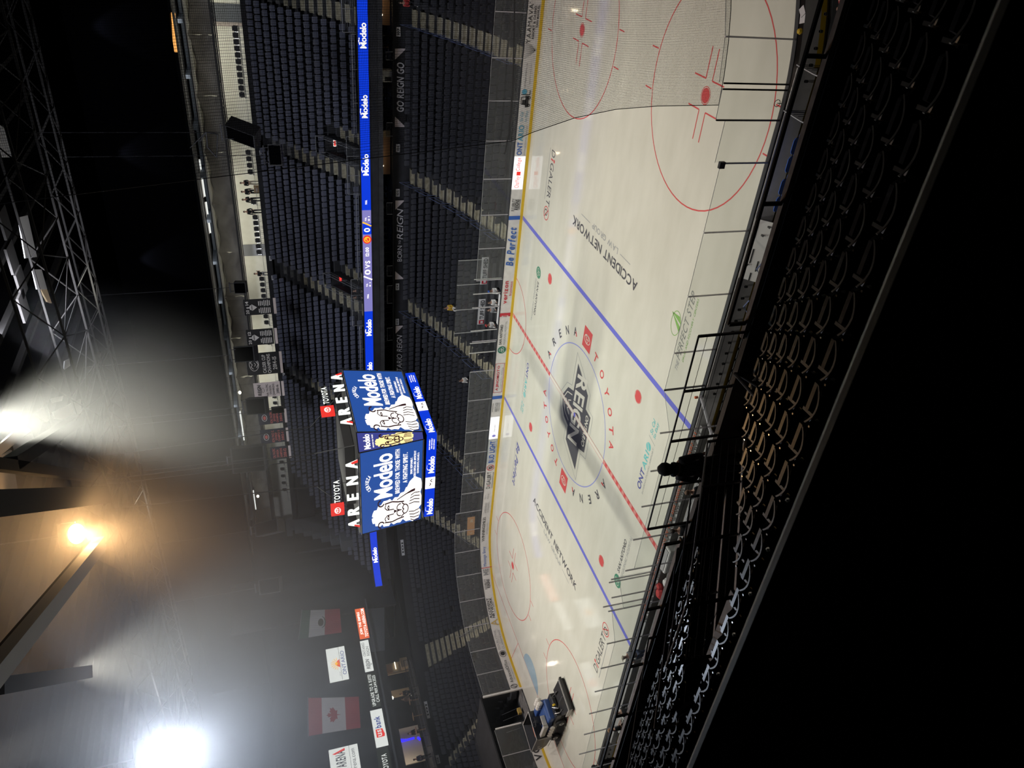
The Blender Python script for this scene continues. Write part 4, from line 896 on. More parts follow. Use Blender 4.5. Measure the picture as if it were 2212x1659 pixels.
# seen from the ice the reader's right is +Y on this wall
def esp(lab, ya, yb, xt, xb, mt, rows, extra=None, name='sign_panel'):
    a, b = yat(xt, ya), yat(xt+(xb-xt)*0, yb); zt = (yat(xt, (ya+yb)/2)).z; zb = (yat(xb, (ya+yb)/2)).z
    return endsign(lab, a.y, b.y, zb, zt, mt, rows, name, extra)
R_ = esp('lit red panel reading JOIN THE EMPIRE on the dark left end', 1316, 1382, 772, 793, 'led_orange', [('JOIN THE EMPIRE', 'led_white', .12, .52, .76, .34, 'b', 0), ('TOYOTA-ARENA.COM', 'led_white', .03, .08, .94, .34, 'b', 0)])
def reignlogo(m, f, w, h):
    m.mat('led_text_dark'); tx(m, 'REIGN', f, .06*w, .3*h, .3*w, .45*h, 'b', .2); ring(m, f, .2*w, .2*h, .12, .12, .04)
esp('lit white panel reading ONTARIO REIGN between the red and the black panels', 1385, 1453, 783, 802, 'panel_white', [('ONTARIO', 'led_text_dark', .48, .55, .45, .32, 'r', 0), ('REIGN', 'led_text_dark', .48, .12, .3, .32, 'r', 0)], reignlogo)
esp('black panel with pale words UPGRADE TO A SUITE and a phone number', 1456, 1531, 797, 818, 'led_dark', [('UPGRADE TO A SUITE!', 'panel_white', .03, .52, .94, .36, 'b', 0), ('CALL 909.244.5525', 'panel_white', .12, .08, .8, .34, 'b', 0)])
def shield(m, f, w, h): m.mat('led_red'); m.poly([f(.24*w, .18*h), f(.30*w, .12*h), f(.46*w, .25*h), f(.46*w, .82*h), f(.24*w, .82*h)]); m.mat('panel_white'); tx(m, 'us', lambda a, b: (f(a, b)[0]+.02, *f(a, b)[1:]), .26*w, .35*h, .18*w, .35*h)
esp('lit white panel with a red shield and the word bank', 1535, 1617, 806, 833, 'panel_white', [('bank', 'led_text_blue', .49, .3, .32, .5, 'b', 0)], shield)
esp('dark panel with pale letters OYOTA at the bottom picture edge', 1620, 1700, 820, 847, 'led_dark', [('TOYOTA', 'panel_white', .35, .25, .5, .45, 'b', 0)])
def sun(m, f, w, h):
    m.mat('led_yellow')
    for k in range(9):
        a = PI*(k+.5)/9; line2(m, f, [(.5*w+.35*cos(a), .45*h+.35*sin(a)), (.5*w+.75*cos(a), .45*h+.75*sin(a))], .06)
    disc(m, f, .5*w, .48*h, .26, .26); m.mat('led_red'); m.poly([f(.5*w-.5, .36*h), f(.5*w+.5, .36*h), f(.5*w+.25, .52*h), f(.5*w, .46*h), f(.5*w-.2, .56*h)])
    m.mat('led_text_dark'); rect(m, f, 0, .33*h, w, .03); tx(m, 'CITY OF', f, .12*w, .38*h, .12*w, .05*h, 'r')
esp('bright white hanging sign with a rising sun and the word ONTARIO', 1403, 1476, 708, 750, 'panel_white', [('ONTARIO', 'led_text_blue', .14, .07, .72, .2, 'r', 0)], sun)
def bigA(m, f, w, h): m.mat('led_text_dark'); rect(m, f, 0, .3*h, w, .03); m.mat('led_red'); m.poly([f(.93*w, .45*h), f(w*.97, .45*h), f(.89*w, .9*h), f(.87*w, .8*h)])
esp('big bright white sign with black letters cut off by the bottom picture edge', 1620, 1730, 716, 782, 'panel_white', [('TOYOTA ARENA', 'led_text_dark', .08, .45, .85, .35, 'b', 0), ('toyota-arena.com', 'led_text_dark', .1, .08, .82, .16, 'r', 0)], bigA)
def flag(lab, P, cols, extra, name='hanging_flag'):
    a, b, c, d = [at(x, y, X=EX+.5) for x, y in P]     # top right, top left, bottom left, bottom right
    t = thing(name, lab, 'flag', tuple(b))
    def f(u, v, o=0):
        p = b.lerp(a, u).lerp(c.lerp(d, u), 1-v); return (p.x+o+.07*sin(u*9+v*3), p.y, p.z)
    n = len(cols)
    m = WB(cols[0][0])
    for col, v0, v1 in cols:
        m.mat(col); N = 14
        for o, sg in ((0, 1), (-.02, -1)):
            for k in range(N):
                q = [f(k/N, v0, o), f((k+1)/N, v0, o), f((k+1)/N, v1, o), f(k/N, v1, o)]; m.poly(q[::sg])
    m.obj('cloth', t); m = WB('rail_grey'); m.tube([V3(f(-.02, 1.01)), V3(f(1.02, 1.01))], .03, 6); m.obj('pole', t)
    m = WB('flag_red'); extra(m, lambda u, v: f(u, v, .03)); m.obj('emblem', t)
def eagle(m, f):
    m.mat('flag_brown'); disc(m, lambda u, v: f(u, v), .5, .5, .13, .07); line2(m, f, [(.38, .46), (.5, .56), (.62, .5)], .02); m.mat('flag_green'); ring(m, f, .5, .47, .2, .09, .025, PI, 2*PI)
flag('green, white and red flag with an eagle emblem on the dark left end', [(653, 1318), (646, 1381), (738, 1366), (734, 1315)], [('flag_green', .78, 1), ('flag_white', .4, .78), ('flag_red', 0, .4)], eagle)
def leaf(m, f):
    L = [(0, -.5), (.04, -.2), (.3, -.25), (.25, -.12), (.5, .1), (.4, .15), (.45, .32), (.28, .28), (.22, .36), (.08, .2), (.14, .48), (.06, .45), (0, .6)]
    L = L+[(-x, y) for x, y in L[::-1][1:-1]]; m.poly([f(.48+x*.42, .5+y*.26) for x, y in L])
flag('red and white flag with a red maple leaf on the dark left end', [(666, 1507), (667, 1590), (779, 1572), (775, 1505)], [('flag_red', .74, 1), ('flag_white', .28, .74), ('flag_red', 0, .28)], leaf)
# party deck: railing, lit walls, snack bar
a, b = at(887, 1440, X=EX+.9), at(935, 1659, X=EX+.9)
small_rail([(EX+.9, 14.6, 6.75), (EX+.9, -3, 6.75)], .95, 2, 'deck_railing', 'long dark railing with pale posts along the party deck on the left end', 'dark_steel', .03, 1.1, 'rail_grey')
def deckbox(lab, ya, yb, z0, z1, mt, name='lit_wall', x=-48):
    A, B = at(870, ya, X=x).y, at(870, yb, X=x).y; t = thing(name, lab, 'wall panel', (x, (A+B)/2, z0)); WB(mt).box(x, (A+B)/2, (z0+z1)/2, .15, abs(A-B), z1-z0).obj('panel', t); return t, A, B
t, A, B = deckbox('bright beige snack bar front with poster under the white end panel', 1428, 1452, 6.8, 9.3, 'tan_wall', 'snack_bar', -46.5)
WB('flag_red' if False else 'orange_flag').box(-46.4, (A+B)/2, 8.9, .05, abs(A-B)*.8, .7).obj('poster', t); WB('lamp_white').box(-46.3, (A+B)/2+.2, 8.15, .06, .9, .07).obj('light_strip', t); WB('cardboard').bev(-46.0, (A+B)/2, 7.2, .6, abs(A-B)*.9, .8, .05).obj('counter', t)
deckbox('tan lit doorway wall with a small exit sign on the party deck', 1488, 1503, 7.0, 9.2, 'tan_wall')
deckbox('pale patterned wall behind the people on the party deck', 1574, 1597, 6.9, 9.3, 'cloth_cream'); deckbox('large pale patterned wall at the lower end of the party deck', 1598, 1655, 6.9, 9.3, 'cloth_cream')
p = at(884, 1590, X=-47.5); t = thing('neon_drape', 'streak of vivid blue neon light between the pale deck walls', 'light', tuple(p)); m = WB('neon_blue')
for pts in (((845, 1604), (870, 1601), (895, 1594)), ((855, 1602), (862, 1598), (876, 1599)), ((902, 1593), (908, 1598))): m.tube([at(x, y, X=-47.5) for x, y in pts], .13, 6)
m.obj('tube', t)
p = at(846, 1508, X=-47); t = thing('deck_lamp', 'small brilliant white lamp on the party deck', 'lamp', tuple(p)); WB('lamp_white').sph(p, .22, 8).obj('lens', t); WB('black_paint').box(p.x-.2, p.y, p.z+.2, .3, .3, .1).obj('housing', t)
for y, e in ((6, 110), (-1, 60), (12.8, 80)): lamp('POINT', 'deck_light', (-46, y, 9), (-46, y, 0), e, (1, .85, .7), .15)
tb = thing('deck_table', '', 'table'); MB('wood').lathe((0, 0, 0), [(.25, 0), (.04, .04), (.04, .98), (.4, 1.0), (.4, 1.04), (0, 1.05)], 12).obj('top', tb); MB('black_paint').lathe((0, 0, 0), [(.28, 0), (.28, .03), (0, .04)], 12).obj('base', tb)
for i, y in enumerate((11.2, 9.4, 7.8)):
    L = 'small high table on the party deck ' + ['by the brilliant lamp', 'in the middle of the dim stretch', 'before the pale patterned wall'][i]
    if i == 0: tb.location = (-44.5, y, 6.68); tb['label'] = L
    else: dup(tb, (-44.5, y, 6.68), 0, L)
# resurfacer tunnel and the things in it
m = WB('black_wall'); m.box(-36.5, 1.9, 1.7, 10.5, .12, 3.4); m.box(-36.5, -5.4, 1.7, 10.5, .12, 3.4); m.box(-36.2, -1.75, 3.45, 9, 7.4, .12); m.mat('concrete').box(-36.5, -1.75, -.05, 11.5, 7.2, .1); struct('wall_tunnel', m, 'dark tunnel behind the open corner gate')
t = thing('tool_cart', 'white service cart with red frame standing in the brightly lit tunnel mouth', 'cart', (-38.5, -4.6, 0)); m = WB('plastic_white'); m.bev(-38.5, -4.5, 1.0, 1.6, 1.1, .5, .08); m.bev(-38.5, -4.5, 1.8, 1.3, 1.0, .45, .08); m.obj('body', t); m = WB('cloth_red')
for sx in (-.75, .75): m.tube([(-38.5+sx, -4.5, .1), (-38.5+sx, -4.5, 2.2)], .03, 5)
m.tube([(-39.25, -4.5, 2.2), (-37.75, -4.5, 2.2)], .03, 5); m.obj('frame', t)
for sx in (-.6, .6): WB('rubber').lathe((-38.5+sx, -4.5, 0), [(.1, 0), (.12, .1), (.1, .2)], 8).obj('wheel', t)
lamp('POINT', 'tunnel_light', (-37.5, -4.2, 3.0), (-37, -4, 0), 120, (.95, 1, .9), .1)
t = thing('shovel_rack', 'ice scraper and rods leaning in the dark gate opening', 'tool', (-33, .6, 0)); m = WB('rail_grey')
for k in range(4): m.tube([(-33-.2*k, 1.0-.5*k, .05), (-33.4-.1*k, .9-.5*k, 1.7)], .02, 5)
m.obj('rods', t); WB('ad_gold').box(-32.4, .3, .35, .3, .5, .3).obj('bucket', t)
# ================================================================ scoreboard
sb = thing('scoreboard', 'big lit blue center hung scoreboard showing a white lion and beer advert', 'scoreboard', (-.77, 0, 9.6)); cx, ca, cw = -.77, 3.74, 2.97
m = WB('black_paint'); 
def octr(a, w, z, c=(cx, 0)): return [(c[0]+x, c[1]+y, z) for x, y in ((a, -w), (a, w), (w, a), (-w, a), (-a, w), (-a, -w), (-w, -a), (w, -a))]
m.loft([octr(3.15, 2.4, 10.3), octr(3.66, 2.9, 13.92)], True, True, True); m.obj('body', sb)
m = WB('black_paint')
for sx in (-1, 1):
    for sy in (-1, 1): m.tube([(cx+sx*2.6, sy*2.6, 13.9), (cx+sx*1.2, sy*1.2, 16), (cx+sx*1.0, sy*1.0, 27)], .03, 5)
m.box(cx, 0, 14.2, 4.2, 4.2, .5); m.obj('hanger', sb)
def face(k):
    """outward faces: 0 towards +X, 1 -Y, 2 -X, 3 +Y; (u 0..1 reader's left to right, v 0..1 up)"""
    R = Matrix.Rotation(-PI/2*k, 3, 'Z')
    def f(u, v, o=0):
        a = 3.26+(3.74-3.26)*v + o; w = 2.97; y = -w+2*w*u; z = 10.38+(13.87-10.38)*v
        p = R @ V3((a, y, z)); return (p.x+cx, p.y, p.z)
    return f
def cham(k):
    R = Matrix.Rotation(-PI/2*k, 3, 'Z')
    def f(u, v, o=0):
        z = 10.38+3.49*v; ax, bx = (3.26+.48*v), 2.97-.1*(1-v)
        A = V3((bx-.0, -ax, z)); B = V3((ax, -bx, z)); p = A.lerp(B, .04+.92*u)+V3((.7, -.7, 0))*o; p = R @ p; return (p.x+cx, p.y, p.z)
    return f
LION = [(.02, .10), (.07, .03), (.16, .05), (.25, .0), (.36, .03), (.47, .0), (.55, .08), (.55, .17), (.47, .22), (.41, .30), (.36, .40), (.33, .5), (.35, .58), (.31, .68), (.26, .75), (.22, .82), (.17, .80), (.13, .83), (.09, .78), (.05, .74), (.06, .66), (.02, .60), (.05, .52), (.03, .42), (.06, .32), (.02, .2)]
def lion(m, f, mt, sx=1, ox=0, oy=0, sy=1, lt=.012):
    g = lambda x, y, o=.02: f(min(.99, ox+x*sx), max(.01, oy+y*sy), o); rnd = random.Random(3)
    P = []
    pts = LION; n = len(pts)
    for i in range(n):
        a, b = pts[i], pts[(i+1) % n]; P.append(a); dx, dy = b[0]-a[0], b[1]-a[1]; L = math.hypot(dx, dy)
        P.append(((a[0]+b[0])/2+dy/L*.022, (a[1]+b[1])/2-dx/L*.022))
    m.mat(mt); c = (.2, .42)
    for i in range(len(P)): m.poly([g(*c), g(*P[i]), g(*P[(i+1) % len(P)])])
    m.mat('led_line'); l2 = lambda pts_, t: line2(m, lambda x, y: g(x, y, .03), pts_, t*lt/.012*2.0)
    arc = lambda cx_, cy_, rx, ry, a0, a1, k=8: [(cx_+rx*cos(a0+(a1-a0)*i/k), cy_+ry*sin(a0+(a1-a0)*i/k)) for i in range(k+1)]
    m.poly([g(.165, .47, .035), g(.215, .47, .035), (g(.19, .41, .035))])
    l2(arc(.16, .37, .045, .05, .2, PI*1.1), .008); l2(arc(.225, .37, .045, .05, PI-.2, -.3), .008); l2(arc(.19, .29, .06, .06, PI*.9, 2.1*PI), .008)
    l2([(.19, .41), (.19, .34)], .008); l2([(.10, .35), (.13, .30), (.17, .33), (.19, .3), (.21, .33), (.25, .3), (.28, .34)], .008)
    for sg in (-1, 1):
        X = lambda v: .19+sg*v
        l2([(X(.035), .56), (X(.07), .575), (X(.095), .555), (X(.065), .548), (X(.04), .555)], .007); l2([(X(.03), .47), (X(.035), .58), (X(.07), .62), (X(.11), .6)], .007)
        l2([(X(.12), .62), (X(.13), .5), (X(.11), .4), (X(.10), .3)], .009)
        l2(arc(X(.14), .68, .04, .05, 0 if sg > 0 else PI, PI*1.4 if sg > 0 else -PI*.4), .010)
        for k in range(4): l2([(X(.05+.035*k), .22-.01*k), (X(.06+.04*k), .13), (X(.04+.045*k), .04)], .006)
    for k in range(3): l2([(.33+.02*k, .42-.06*k), (.38+.015*k, .26-.04*k), (.40+.01*k, .12)], .006)
def bigface(k):
    f = face(k); m = WB('led_deep'); m.poly([f(0, 0, .0), f(1, 0, .0), f(1, 1, .0), f(0, 1, .0)]); m.obj('screen', sb)
    m = WB('led_white'); lion(m, f, 'led_white', 1, .01, .0)
    g = lambda x, y: f(x, y, .02); m.mat('led_white'); tx(m, 'Modelo', g, .40, .49, .53, .30, 'b', gap=.03); m.mat('led_warm')
    tx(m, 'BREWED FOR THOSE WITH', g, .42, .375, .53, .075, 'r'); m.mat('led_white'); tx(m, 'BREWED FOR THOSE WITH', lambda x, y: f(x, y, .025), .42, .375, .53, .075, 'b'); tx(m, 'A FIGHTING SPIRIT.', g, .53, .25, .36, .075, 'b')
    tx(m, 'DRINK RESPONSIBLY.', g, .62, .17, .2, .035, 'b'); tx(m, 'MODELO ESPECIAL BEER. IMPORTED BY', g, .57, .115, .32, .035, 'b'); tx(m, 'CROWN IMPORTS, CHICAGO, IL', g, .61, .06, .25, .035, 'b')
    for i, ch in enumerate('CERVEZA'):
        a = (i-3)*.24; c_, s_ = cos(a), sin(a); tx(m, ch, lambda u, v, c_=c_, s_=s_: f(.62+(.10+v)*s_*.95+u*c_, .74+(.13+v)*c_*1.0-u*s_, .02), -.012, 0, .024, .055, 'b')
    m.obj('screen_image', sb)
    fr = WB('black_paint'); 
    for (u0, v0), (u1, v1) in (((0, 0), (1, 0)), ((1, 0), (1, 1)), ((1, 1), (0, 1)), ((0, 1), (0, 0))): fr.tube([f(u0, v0, .01), f(u1, v1, .01)], .04, 4)
    fr.obj('screen_frame', sb)
for k in (0, 1, 2, 3): bigface(k)
for k in (0, 1, 2, 3):
    f = cham(k); m = WB('led_deep2'); m.poly([f(0, 0, .0), f(1, 0, .0), f(1, 1, .0), f(0, 1, .0)]); m.obj('corner_screen', sb)
    m = WB('led_white'); tx(m, 'Modelo', lambda x, y: f(x, y, .03), .08, .82, .84, .10, 'b', gap=.02); tx(m, 'BREWED FOR THOSE', lambda x, y: f(x, y, .03), .12, .77, .76, .02, 'b'); lion(m, f, 'led_warm', 2.3, -.0, .15, .72, .02); m.obj('corner_image', sb)
# lower ring
m = WB('led_blue'); ra = 3.05
def low_f(k):
    R = Matrix.Rotation(-PI/2*k, 3, 'Z')
    def f(u, v, o=0): p = R @ V3((ra+o, -ra+2*ra*u, 9.6+.56*v)); return (p.x+cx, p.y, p.z)
    return f
m = WB('black_paint').box(cx, 0, 9.88, 2*ra-.06, 2*ra-.06, .54); m.box(cx, 0, 10.3, 5.4, 5.4, .3); m.obj('ring_body', sb)
for k in range(4):
    f = low_f(k); m = WB('led_blue'); m.poly([f(0, 0), f(1, 0), f(1, 1), f(0, 1)]); m.obj('ring_screen', sb)
    m = WB('led_white'); g = lambda x, y: f(x, y, .02)
    tx(m, 'Modelo', g, .03, .12, .20, .62, 'b', gap=.02); tx(m, 'Modelo', g, .55, .12, .20, .62, 'b', gap=.02); rect(m, g, .36, .0, .14, 1.0); m.mat('led_line')
    h = lambda x, y: f(x, y, .03); line2(m, h, [(.40, .6), (.415, .4), (.43, .55)], .012); line2(m, h, [(.44, .3), (.46, .5), (.475, .3)], .012); m.mat('led_white')
    for q in range(3): tx(m, 'DRINK RESPONSIBLY', g, .83+.01*(q % 2), .2+.22*q, .12, .12, 'b')
    for xx in (.10, .62): line2(m, g, [(xx-.03, .80), (xx, .90), (xx+.03, .86)], .035 if False else .012)
    m.obj('ring_lettering', sb)
# lit arena name on top of the scoreboard
def topsign(k, i):
    R = Matrix.Rotation(-PI/2*k, 3, 'Z')
    def f(u, v, o=0): p = R @ V3((3.73+o, u, v)); return (p.x+cx, p.y, p.z)
    lt = WB('sign_white')
    for ch, u in zip('ARENA', (-2.28, -1.33, -.22, .88, 2.0)):
        w = .55 if ch != 'E' else .42
        for o in (0, .08): tx(lt, ch, lambda a, b, o=o: f(a, b, o), u, 13.98, w, .62, 'b')
    tx(lt, 'TOYOTA', lambda a, b: f(a, b, .06), -.25, 14.96, 1.6, .32, 'b')
    lt.mat('led_red'); lt.poly([f(-2.28-.03, 13.97, .1), f(-2.12, 13.97, .1), f(-2.02, 14.25, .1), f(-2.12, 14.3, .1)]); lt.poly([f(2.42, 13.97, .1), f(2.62, 13.97, .1), f(2.45, 14.35, .1), f(2.33, 14.25, .1)])
    t = topg; lt.obj('lettering', t)
    m = WB('led_red'); P = [f(a, b, o) for o in (-.12, .06) for a, b in ((-1.2, 14.77), (-.42, 14.77), (-.42, 15.48), (-1.2, 15.48))]; m.mesh(P, [(3, 2, 1, 0), (4, 5, 6, 7), (0, 1, 5, 4), (1, 2, 6, 5), (2, 3, 7, 6), (3, 0, 4, 7)])
    m.mat('sign_white'); g = lambda a, b: f(a, b, .075); ring(m, g, -.81, 15.13, .23, .17, .035); ring(m, g, -.81, 15.13, .08, .16, .03); ring(m, g, -.81, 15.19, .17, .07, .03); m.obj('emblem', t)
    m = WB('dark_steel'); m.tube([f(-2.3, 13.96, -.06), f(2.6, 13.96, -.06)], .03, 4); m.tube([f(-1.0, 13.96, -.06), f(-1.0, 14.8, -.06)], .02, 4); m.tube([f(1.0, 13.96, -.06), f(1.0, 15, -.06)], .02, 4); m.tube([f(-.4, 14.9, -.06), f(1.4, 14.9, -.06)], .015, 4); m.obj('sign_frame', t)
topg = sb
for k in range(2): topsign(k, k)
m = WB('black_paint'); m.box(cx, 3.6, 14.1, 5, .06, .5); m.box(cx-3.6, 0, 14.1, .06, 5, .5); m.obj('rear_frame', sb)
# ================================================================ championship banners, hung in a line
def hung(lab, x0, x1, zt, zb, mt, rows, extra=None, Y=25, bar='banner_white'):
    t = thing('championship_banner', lab, 'banner', ((x0+x1)/2, Y, zb)); w, h = abs(x1-x0), zt-zb; xa = min(x0, x1)
    m = WB(mt); N = 8
    for o, sg in ((0, 1), (.02, -1)):
        for k in range(N):
            a, b = k/N, (k+1)/N; q = [(xa+w*u, Y+o+.02*sin(u*14), z) for u, z in ((a, zb), (b, zb), (b, zt), (a, zt))]; m.poly(q[::sg])
    m.obj('cloth', t); m = WB('banner_white').box(xa+w/2, Y, zb-.22, w, .03, .22); m.obj('hem_strip', t); m = WB('steel'); m.tube([(xa-.05, Y, zt), (xa+w+.05, Y, zt)], .02, 5); m.obj('top_bar', t)
    m = WB('black_soft'); m.tube([(xa, Y, zt), (xa, Y, 30)], .006, 3); m.tube([(xa+w, Y, zt), (xa+w, Y, 30)], .006, 3); m.obj('cable', t)
    f = lambda a, b: (xa+a, Y-.05, zb+b); m = WB('banner_ink')
    for s, mm, xx, yy, ww, hh, wt in rows: m.mat(mm); tx(m, s, f, xx*w, yy*h, ww*w, hh*h, wt)
    if extra: extra(m, f, w, h)
    m.obj('lettering', t)
def q4(ya, yb, xt, xb):
    a, b = at((xt+xb)/2, ya, Y=25), at((xt+xb)/2, yb, Y=25); return a.x, b.x, at(xt, (ya+yb)/2, Y=25).z, at(xb, (ya+yb)/2, Y=25).z
def dated(l, r):
    def g(m, f, w, h):
        m.mat('banner_ink'); m.poly([f(.3*w, .7*h), f(.5*w, .53*h), f(.7*w, .7*h), f(.62*w, .79*h), f(.38*w, .79*h)]); m.mat('banner_black'); h2 = lambda a, b: (f(a, b)[0], f(a, b)[1]-.02, f(a, b)[2]); tx(m, 'CHAMPIONS', h2, .34*w, .69*h, .32*w, .05*h); m.mat('banner_ink'); rect(m, f, .46*w, .79*h, .08*w, .11*h)
        rnd = random.Random(5)
        for c in (.08, .54):
            for k in range(7): ww = .24+.14*rnd.random(); rect(m, f, (c+.2-ww/2)*w, (.07+.063*k)*h, ww*w, .032*h)
    return g
hung('tall black banner dated 20 14 with a pale crest, rightmost of the hanging banners', *q4(646, 680, 526, 588), 'banner_black', [('20', 'banner_ink', .1, .82, .26, .11, 'b'), ('14', 'banner_ink', .66, .82, .24, .11, 'b')], dated('20', '14'))
hung('tall black banner dated 20 12 with a pale crest, second of the hanging banners from the right', *q4(711, 745, 532, 591), 'banner_black', [('20', 'banner_ink', .1, .82, .26, .11, 'b'), ('12', 'banner_ink', .66, .82, .24, .11, 'b')], dated('20', '12'))
def lionb(m, f, w, h): m.mat('banner_ink'); ring(m, f, .5*w, .77*h, .3*w, .15*h, .04); line2(m, f, [(.3*w, .8*h), (.4*w, .87*h), (.5*w, .82*h), (.6*w, .88*h), (.7*w, .8*h)], .05); line2(m, f, [(.35*w, .7*h), (.5*w, .64*h), (.65*w, .7*h)], .05); line2(m, f, [(.42*w, .76*h), (.5*w, .72*h), (.58*w, .76*h)], .04)
hung('wide black banner reading CALDER CUP CHAMPIONS 2014-15 with a pale lion head', *q4(762, 809, 532, 602), 'banner_black', [('CALDER CUP', 'banner_ink', .08, .40, .84, .11, 'b'), ('CHAMPIONS', 'banner_ink', .06, .25, .88, .11, 'b'), ('2014-15', 'banner_ink', .2, .06, .6, .13, 'b')], lionb)
def rg(m, f, w, h): m.mat('ad_black'); tx(m, 'REIGN', f, .15*w, .72*h, .7*w, .14*h, 'b', .2); ring(m, f, .5*w, .66*h, .16*w, .05*h, .03)
hung('white banner reading AHL PACIFIC DIVISION CHAMPIONS 2015-16', *q4(826, 858, 548, 606), 'banner_white', [('AHL PACIFIC', 'ad_black', .1, .46, .8, .08, 'r'), ('DIVISION', 'ad_black', .2, .34, .6, .08, 'r'), ('CHAMPIONS', 'ad_black', .1, .22, .8, .08, 'r'), ('2015-16', 'ad_black', .2, .06, .6, .1, 'r')], rg)
def gr(m, f, w, h): m.mat('banner_ink'); ring(m, f, .5*w, .76*h, .25*w, .11*h, .05); m.mat('banner_red'); disc(m, f, .5*w, .76*h, .14*w, .06*h)
for i, (ya, yb, xt, xb, yr) in enumerate(((886, 916, 558, 612, '2013-14'), (927, 957, 562, 616, '2012-13'), (965, 992, 584, 621, '2011-12'))):
    hung('navy banner with red words ECHL PACIFIC DIVISION CHAMPIONS %s' % yr, *q4(ya, yb, xt, xb), 'banner_navy', [('ECHL PACIFIC', 'banner_red', .08, .44 if i < 2 else .7, .84, .1 if i < 2 else .16, 'b'), ('DIVISION', 'banner_red', .2, .32 if i < 2 else .5, .6, .09 if i < 2 else .14, 'b'), ('CHAMPIONS', 'banner_red', .1, .2 if i < 2 else .3, .8, .09 if i < 2 else .14, 'b'), ('%s' % yr, 'banner_red', .15, .05, .7, .1 if i < 2 else .18, 'b')], gr if i < 2 else None)
# ---- hanging loudspeakers
def speaker(lab, px_, py_, Y, w, h, d, rz, tilt, n=1, wide=0):
    p = at(px_, py_, Y=Y); t = thing('hanging_speaker', lab, 'speaker', tuple(p)); R = Matrix.Rotation(rz, 3, 'Z') @ Matrix.Rotation(tilt, 3, 'X')
    m = WB('black_paint')
    for k in range(n): m.box(*(p+R @ V3(((k-(n-1)/2)*w*.96, 0, 0))), w*.94, d, h, m=R)
    m.obj('cabinet', t); m = WB('black_soft')
    for k in range(n): m.box(*(p+R @ V3(((k-(n-1)/2)*w*.96, -d/2-.01, 0))), w*.84, .03, h*.9, m=R)
    m.obj('grille', t); m = WB('dark_steel'); m.box(*(p+V3((0, 0, h/2+.35))), w*.9, .1, .08)
    for s in (-.35, .35): m.tube([p+V3((s*w, 0, h*.3)), p+V3((s*w, 0, h/2+.35))], .025, 5)
    m.tube([p+V3((0, 0, h/2+.35)), p+V3((0, 0, 12))], .02, 4); m.obj('yoke', t); return t
t = speaker('big black loudspeaker tilted down before the lit concourse near the top of the picture', 526, 286, 16, 1.15, 1.9, .9, -.5, -.5)
speaker('flat black loudspeaker below the big tilted one near the top', 596, 335, 16, 1.4, .8, .7, .3, -.2)
speaker('small black loudspeaker hanging before the cloth, right of the dated banners', 520, 620, 20, .9, .85, .6, .2, -.2)
speaker('black loudspeaker overlapping the cup champions banner', 532, 764, 19, 1.3, 1.6, .9, .5, -.35)
speaker('black loudspeaker overlapping the white division champions banner', 556, 876, 18, 1.4, 1.55, .9, .5, -.3)
speaker('small dark loudspeaker box just below the white banner', 600, 885, 18, .5, 1.0, .5, .4, 0)
speaker('very big black loudspeaker cluster left of the red lettered banners', 538, 990, 14, 1.05, 2.5, 1.0, .5, -.1, n=2)
speaker('dark loudspeaker leaning over the dim far corner below the cloth', 583, 1140, 12, 1.1, 2.2, .9, .9, -.6)
speaker('faint black loudspeaker against the dark drape beside the green flag', 585, 1265, 8, 1.2, 1.6, 1, .8, -.2)
t = thing('rigging_frame', 'small black rigging frame above the big tilted speaker', 'rigging', tuple(at(458, 305, Y=16))); m = WB('black_paint'); a, b, c, d = at(445, 285, Y=16), at(448, 318, Y=16), at(468, 340, Y=16), at(470, 290, Y=16)
for u, v in ((a, b), (b, c), (a, d), (d, c)): m.tube([u, v], .05, 5)
for q in ((410, 320), (432, 306)): m.tube([a, at(*q, Y=16)], .03, 5)
m.obj('frame', t)
# ================================================================ trusses over the ice, side beams, the two open lamps
def truss(name, lab, Y, Z, w, h, x0, x1, mt, pan=1.6):
    t = thing(name, lab, 'truss', ((x0+x1)/2, Y, Z)); m = WB(mt)
    cs = [(Y-w/2, Z), (Y+w/2, Z), (Y-w/2, Z+h), (Y+w/2, Z+h)]
    for y, z in cs: m.box((x0+x1)/2, y, z, x1-x0, .09, .09)
    m.obj('chord', t); m = WB(mt); n = int((x1-x0)/pan)
    for k in range(n):
        a, b = x0+k*pan, x0+(k+1)*pan; s = k % 2
        for (p, q) in ((0, 1), (0, 2), (1, 3)):
            (ya, za), (yb, zb) = cs[p], cs[q]
            m.tube([(a, ya if s else yb, za if s else zb), (b, yb if s else ya, zb if s else za)], .03, 4)
        m.tube([(a, cs[0][0], Z), (a, cs[1][0], Z)], .03, 4)
    m.obj('lattice', t)
def tY(px_, py_, Z): return at(px_, py_, Z=Z).y
truss('lighting_truss', 'long lattice truss running across the dark roof at the left of the picture', (tY(49, 405, 26)+tY(107, 405, 26))/2, 26, abs(tY(107, 405, 26)-tY(49, 405, 26)), 1.5, -34, 24, 'truss', 1.9)
truss('lighting_truss', 'fainter narrow truss running beside the large lattice truss in the dark roof', tY(165, 405, 26)+.3, 26.3, 1.0, .8, -34, 22, 'truss_dark', 1.3)
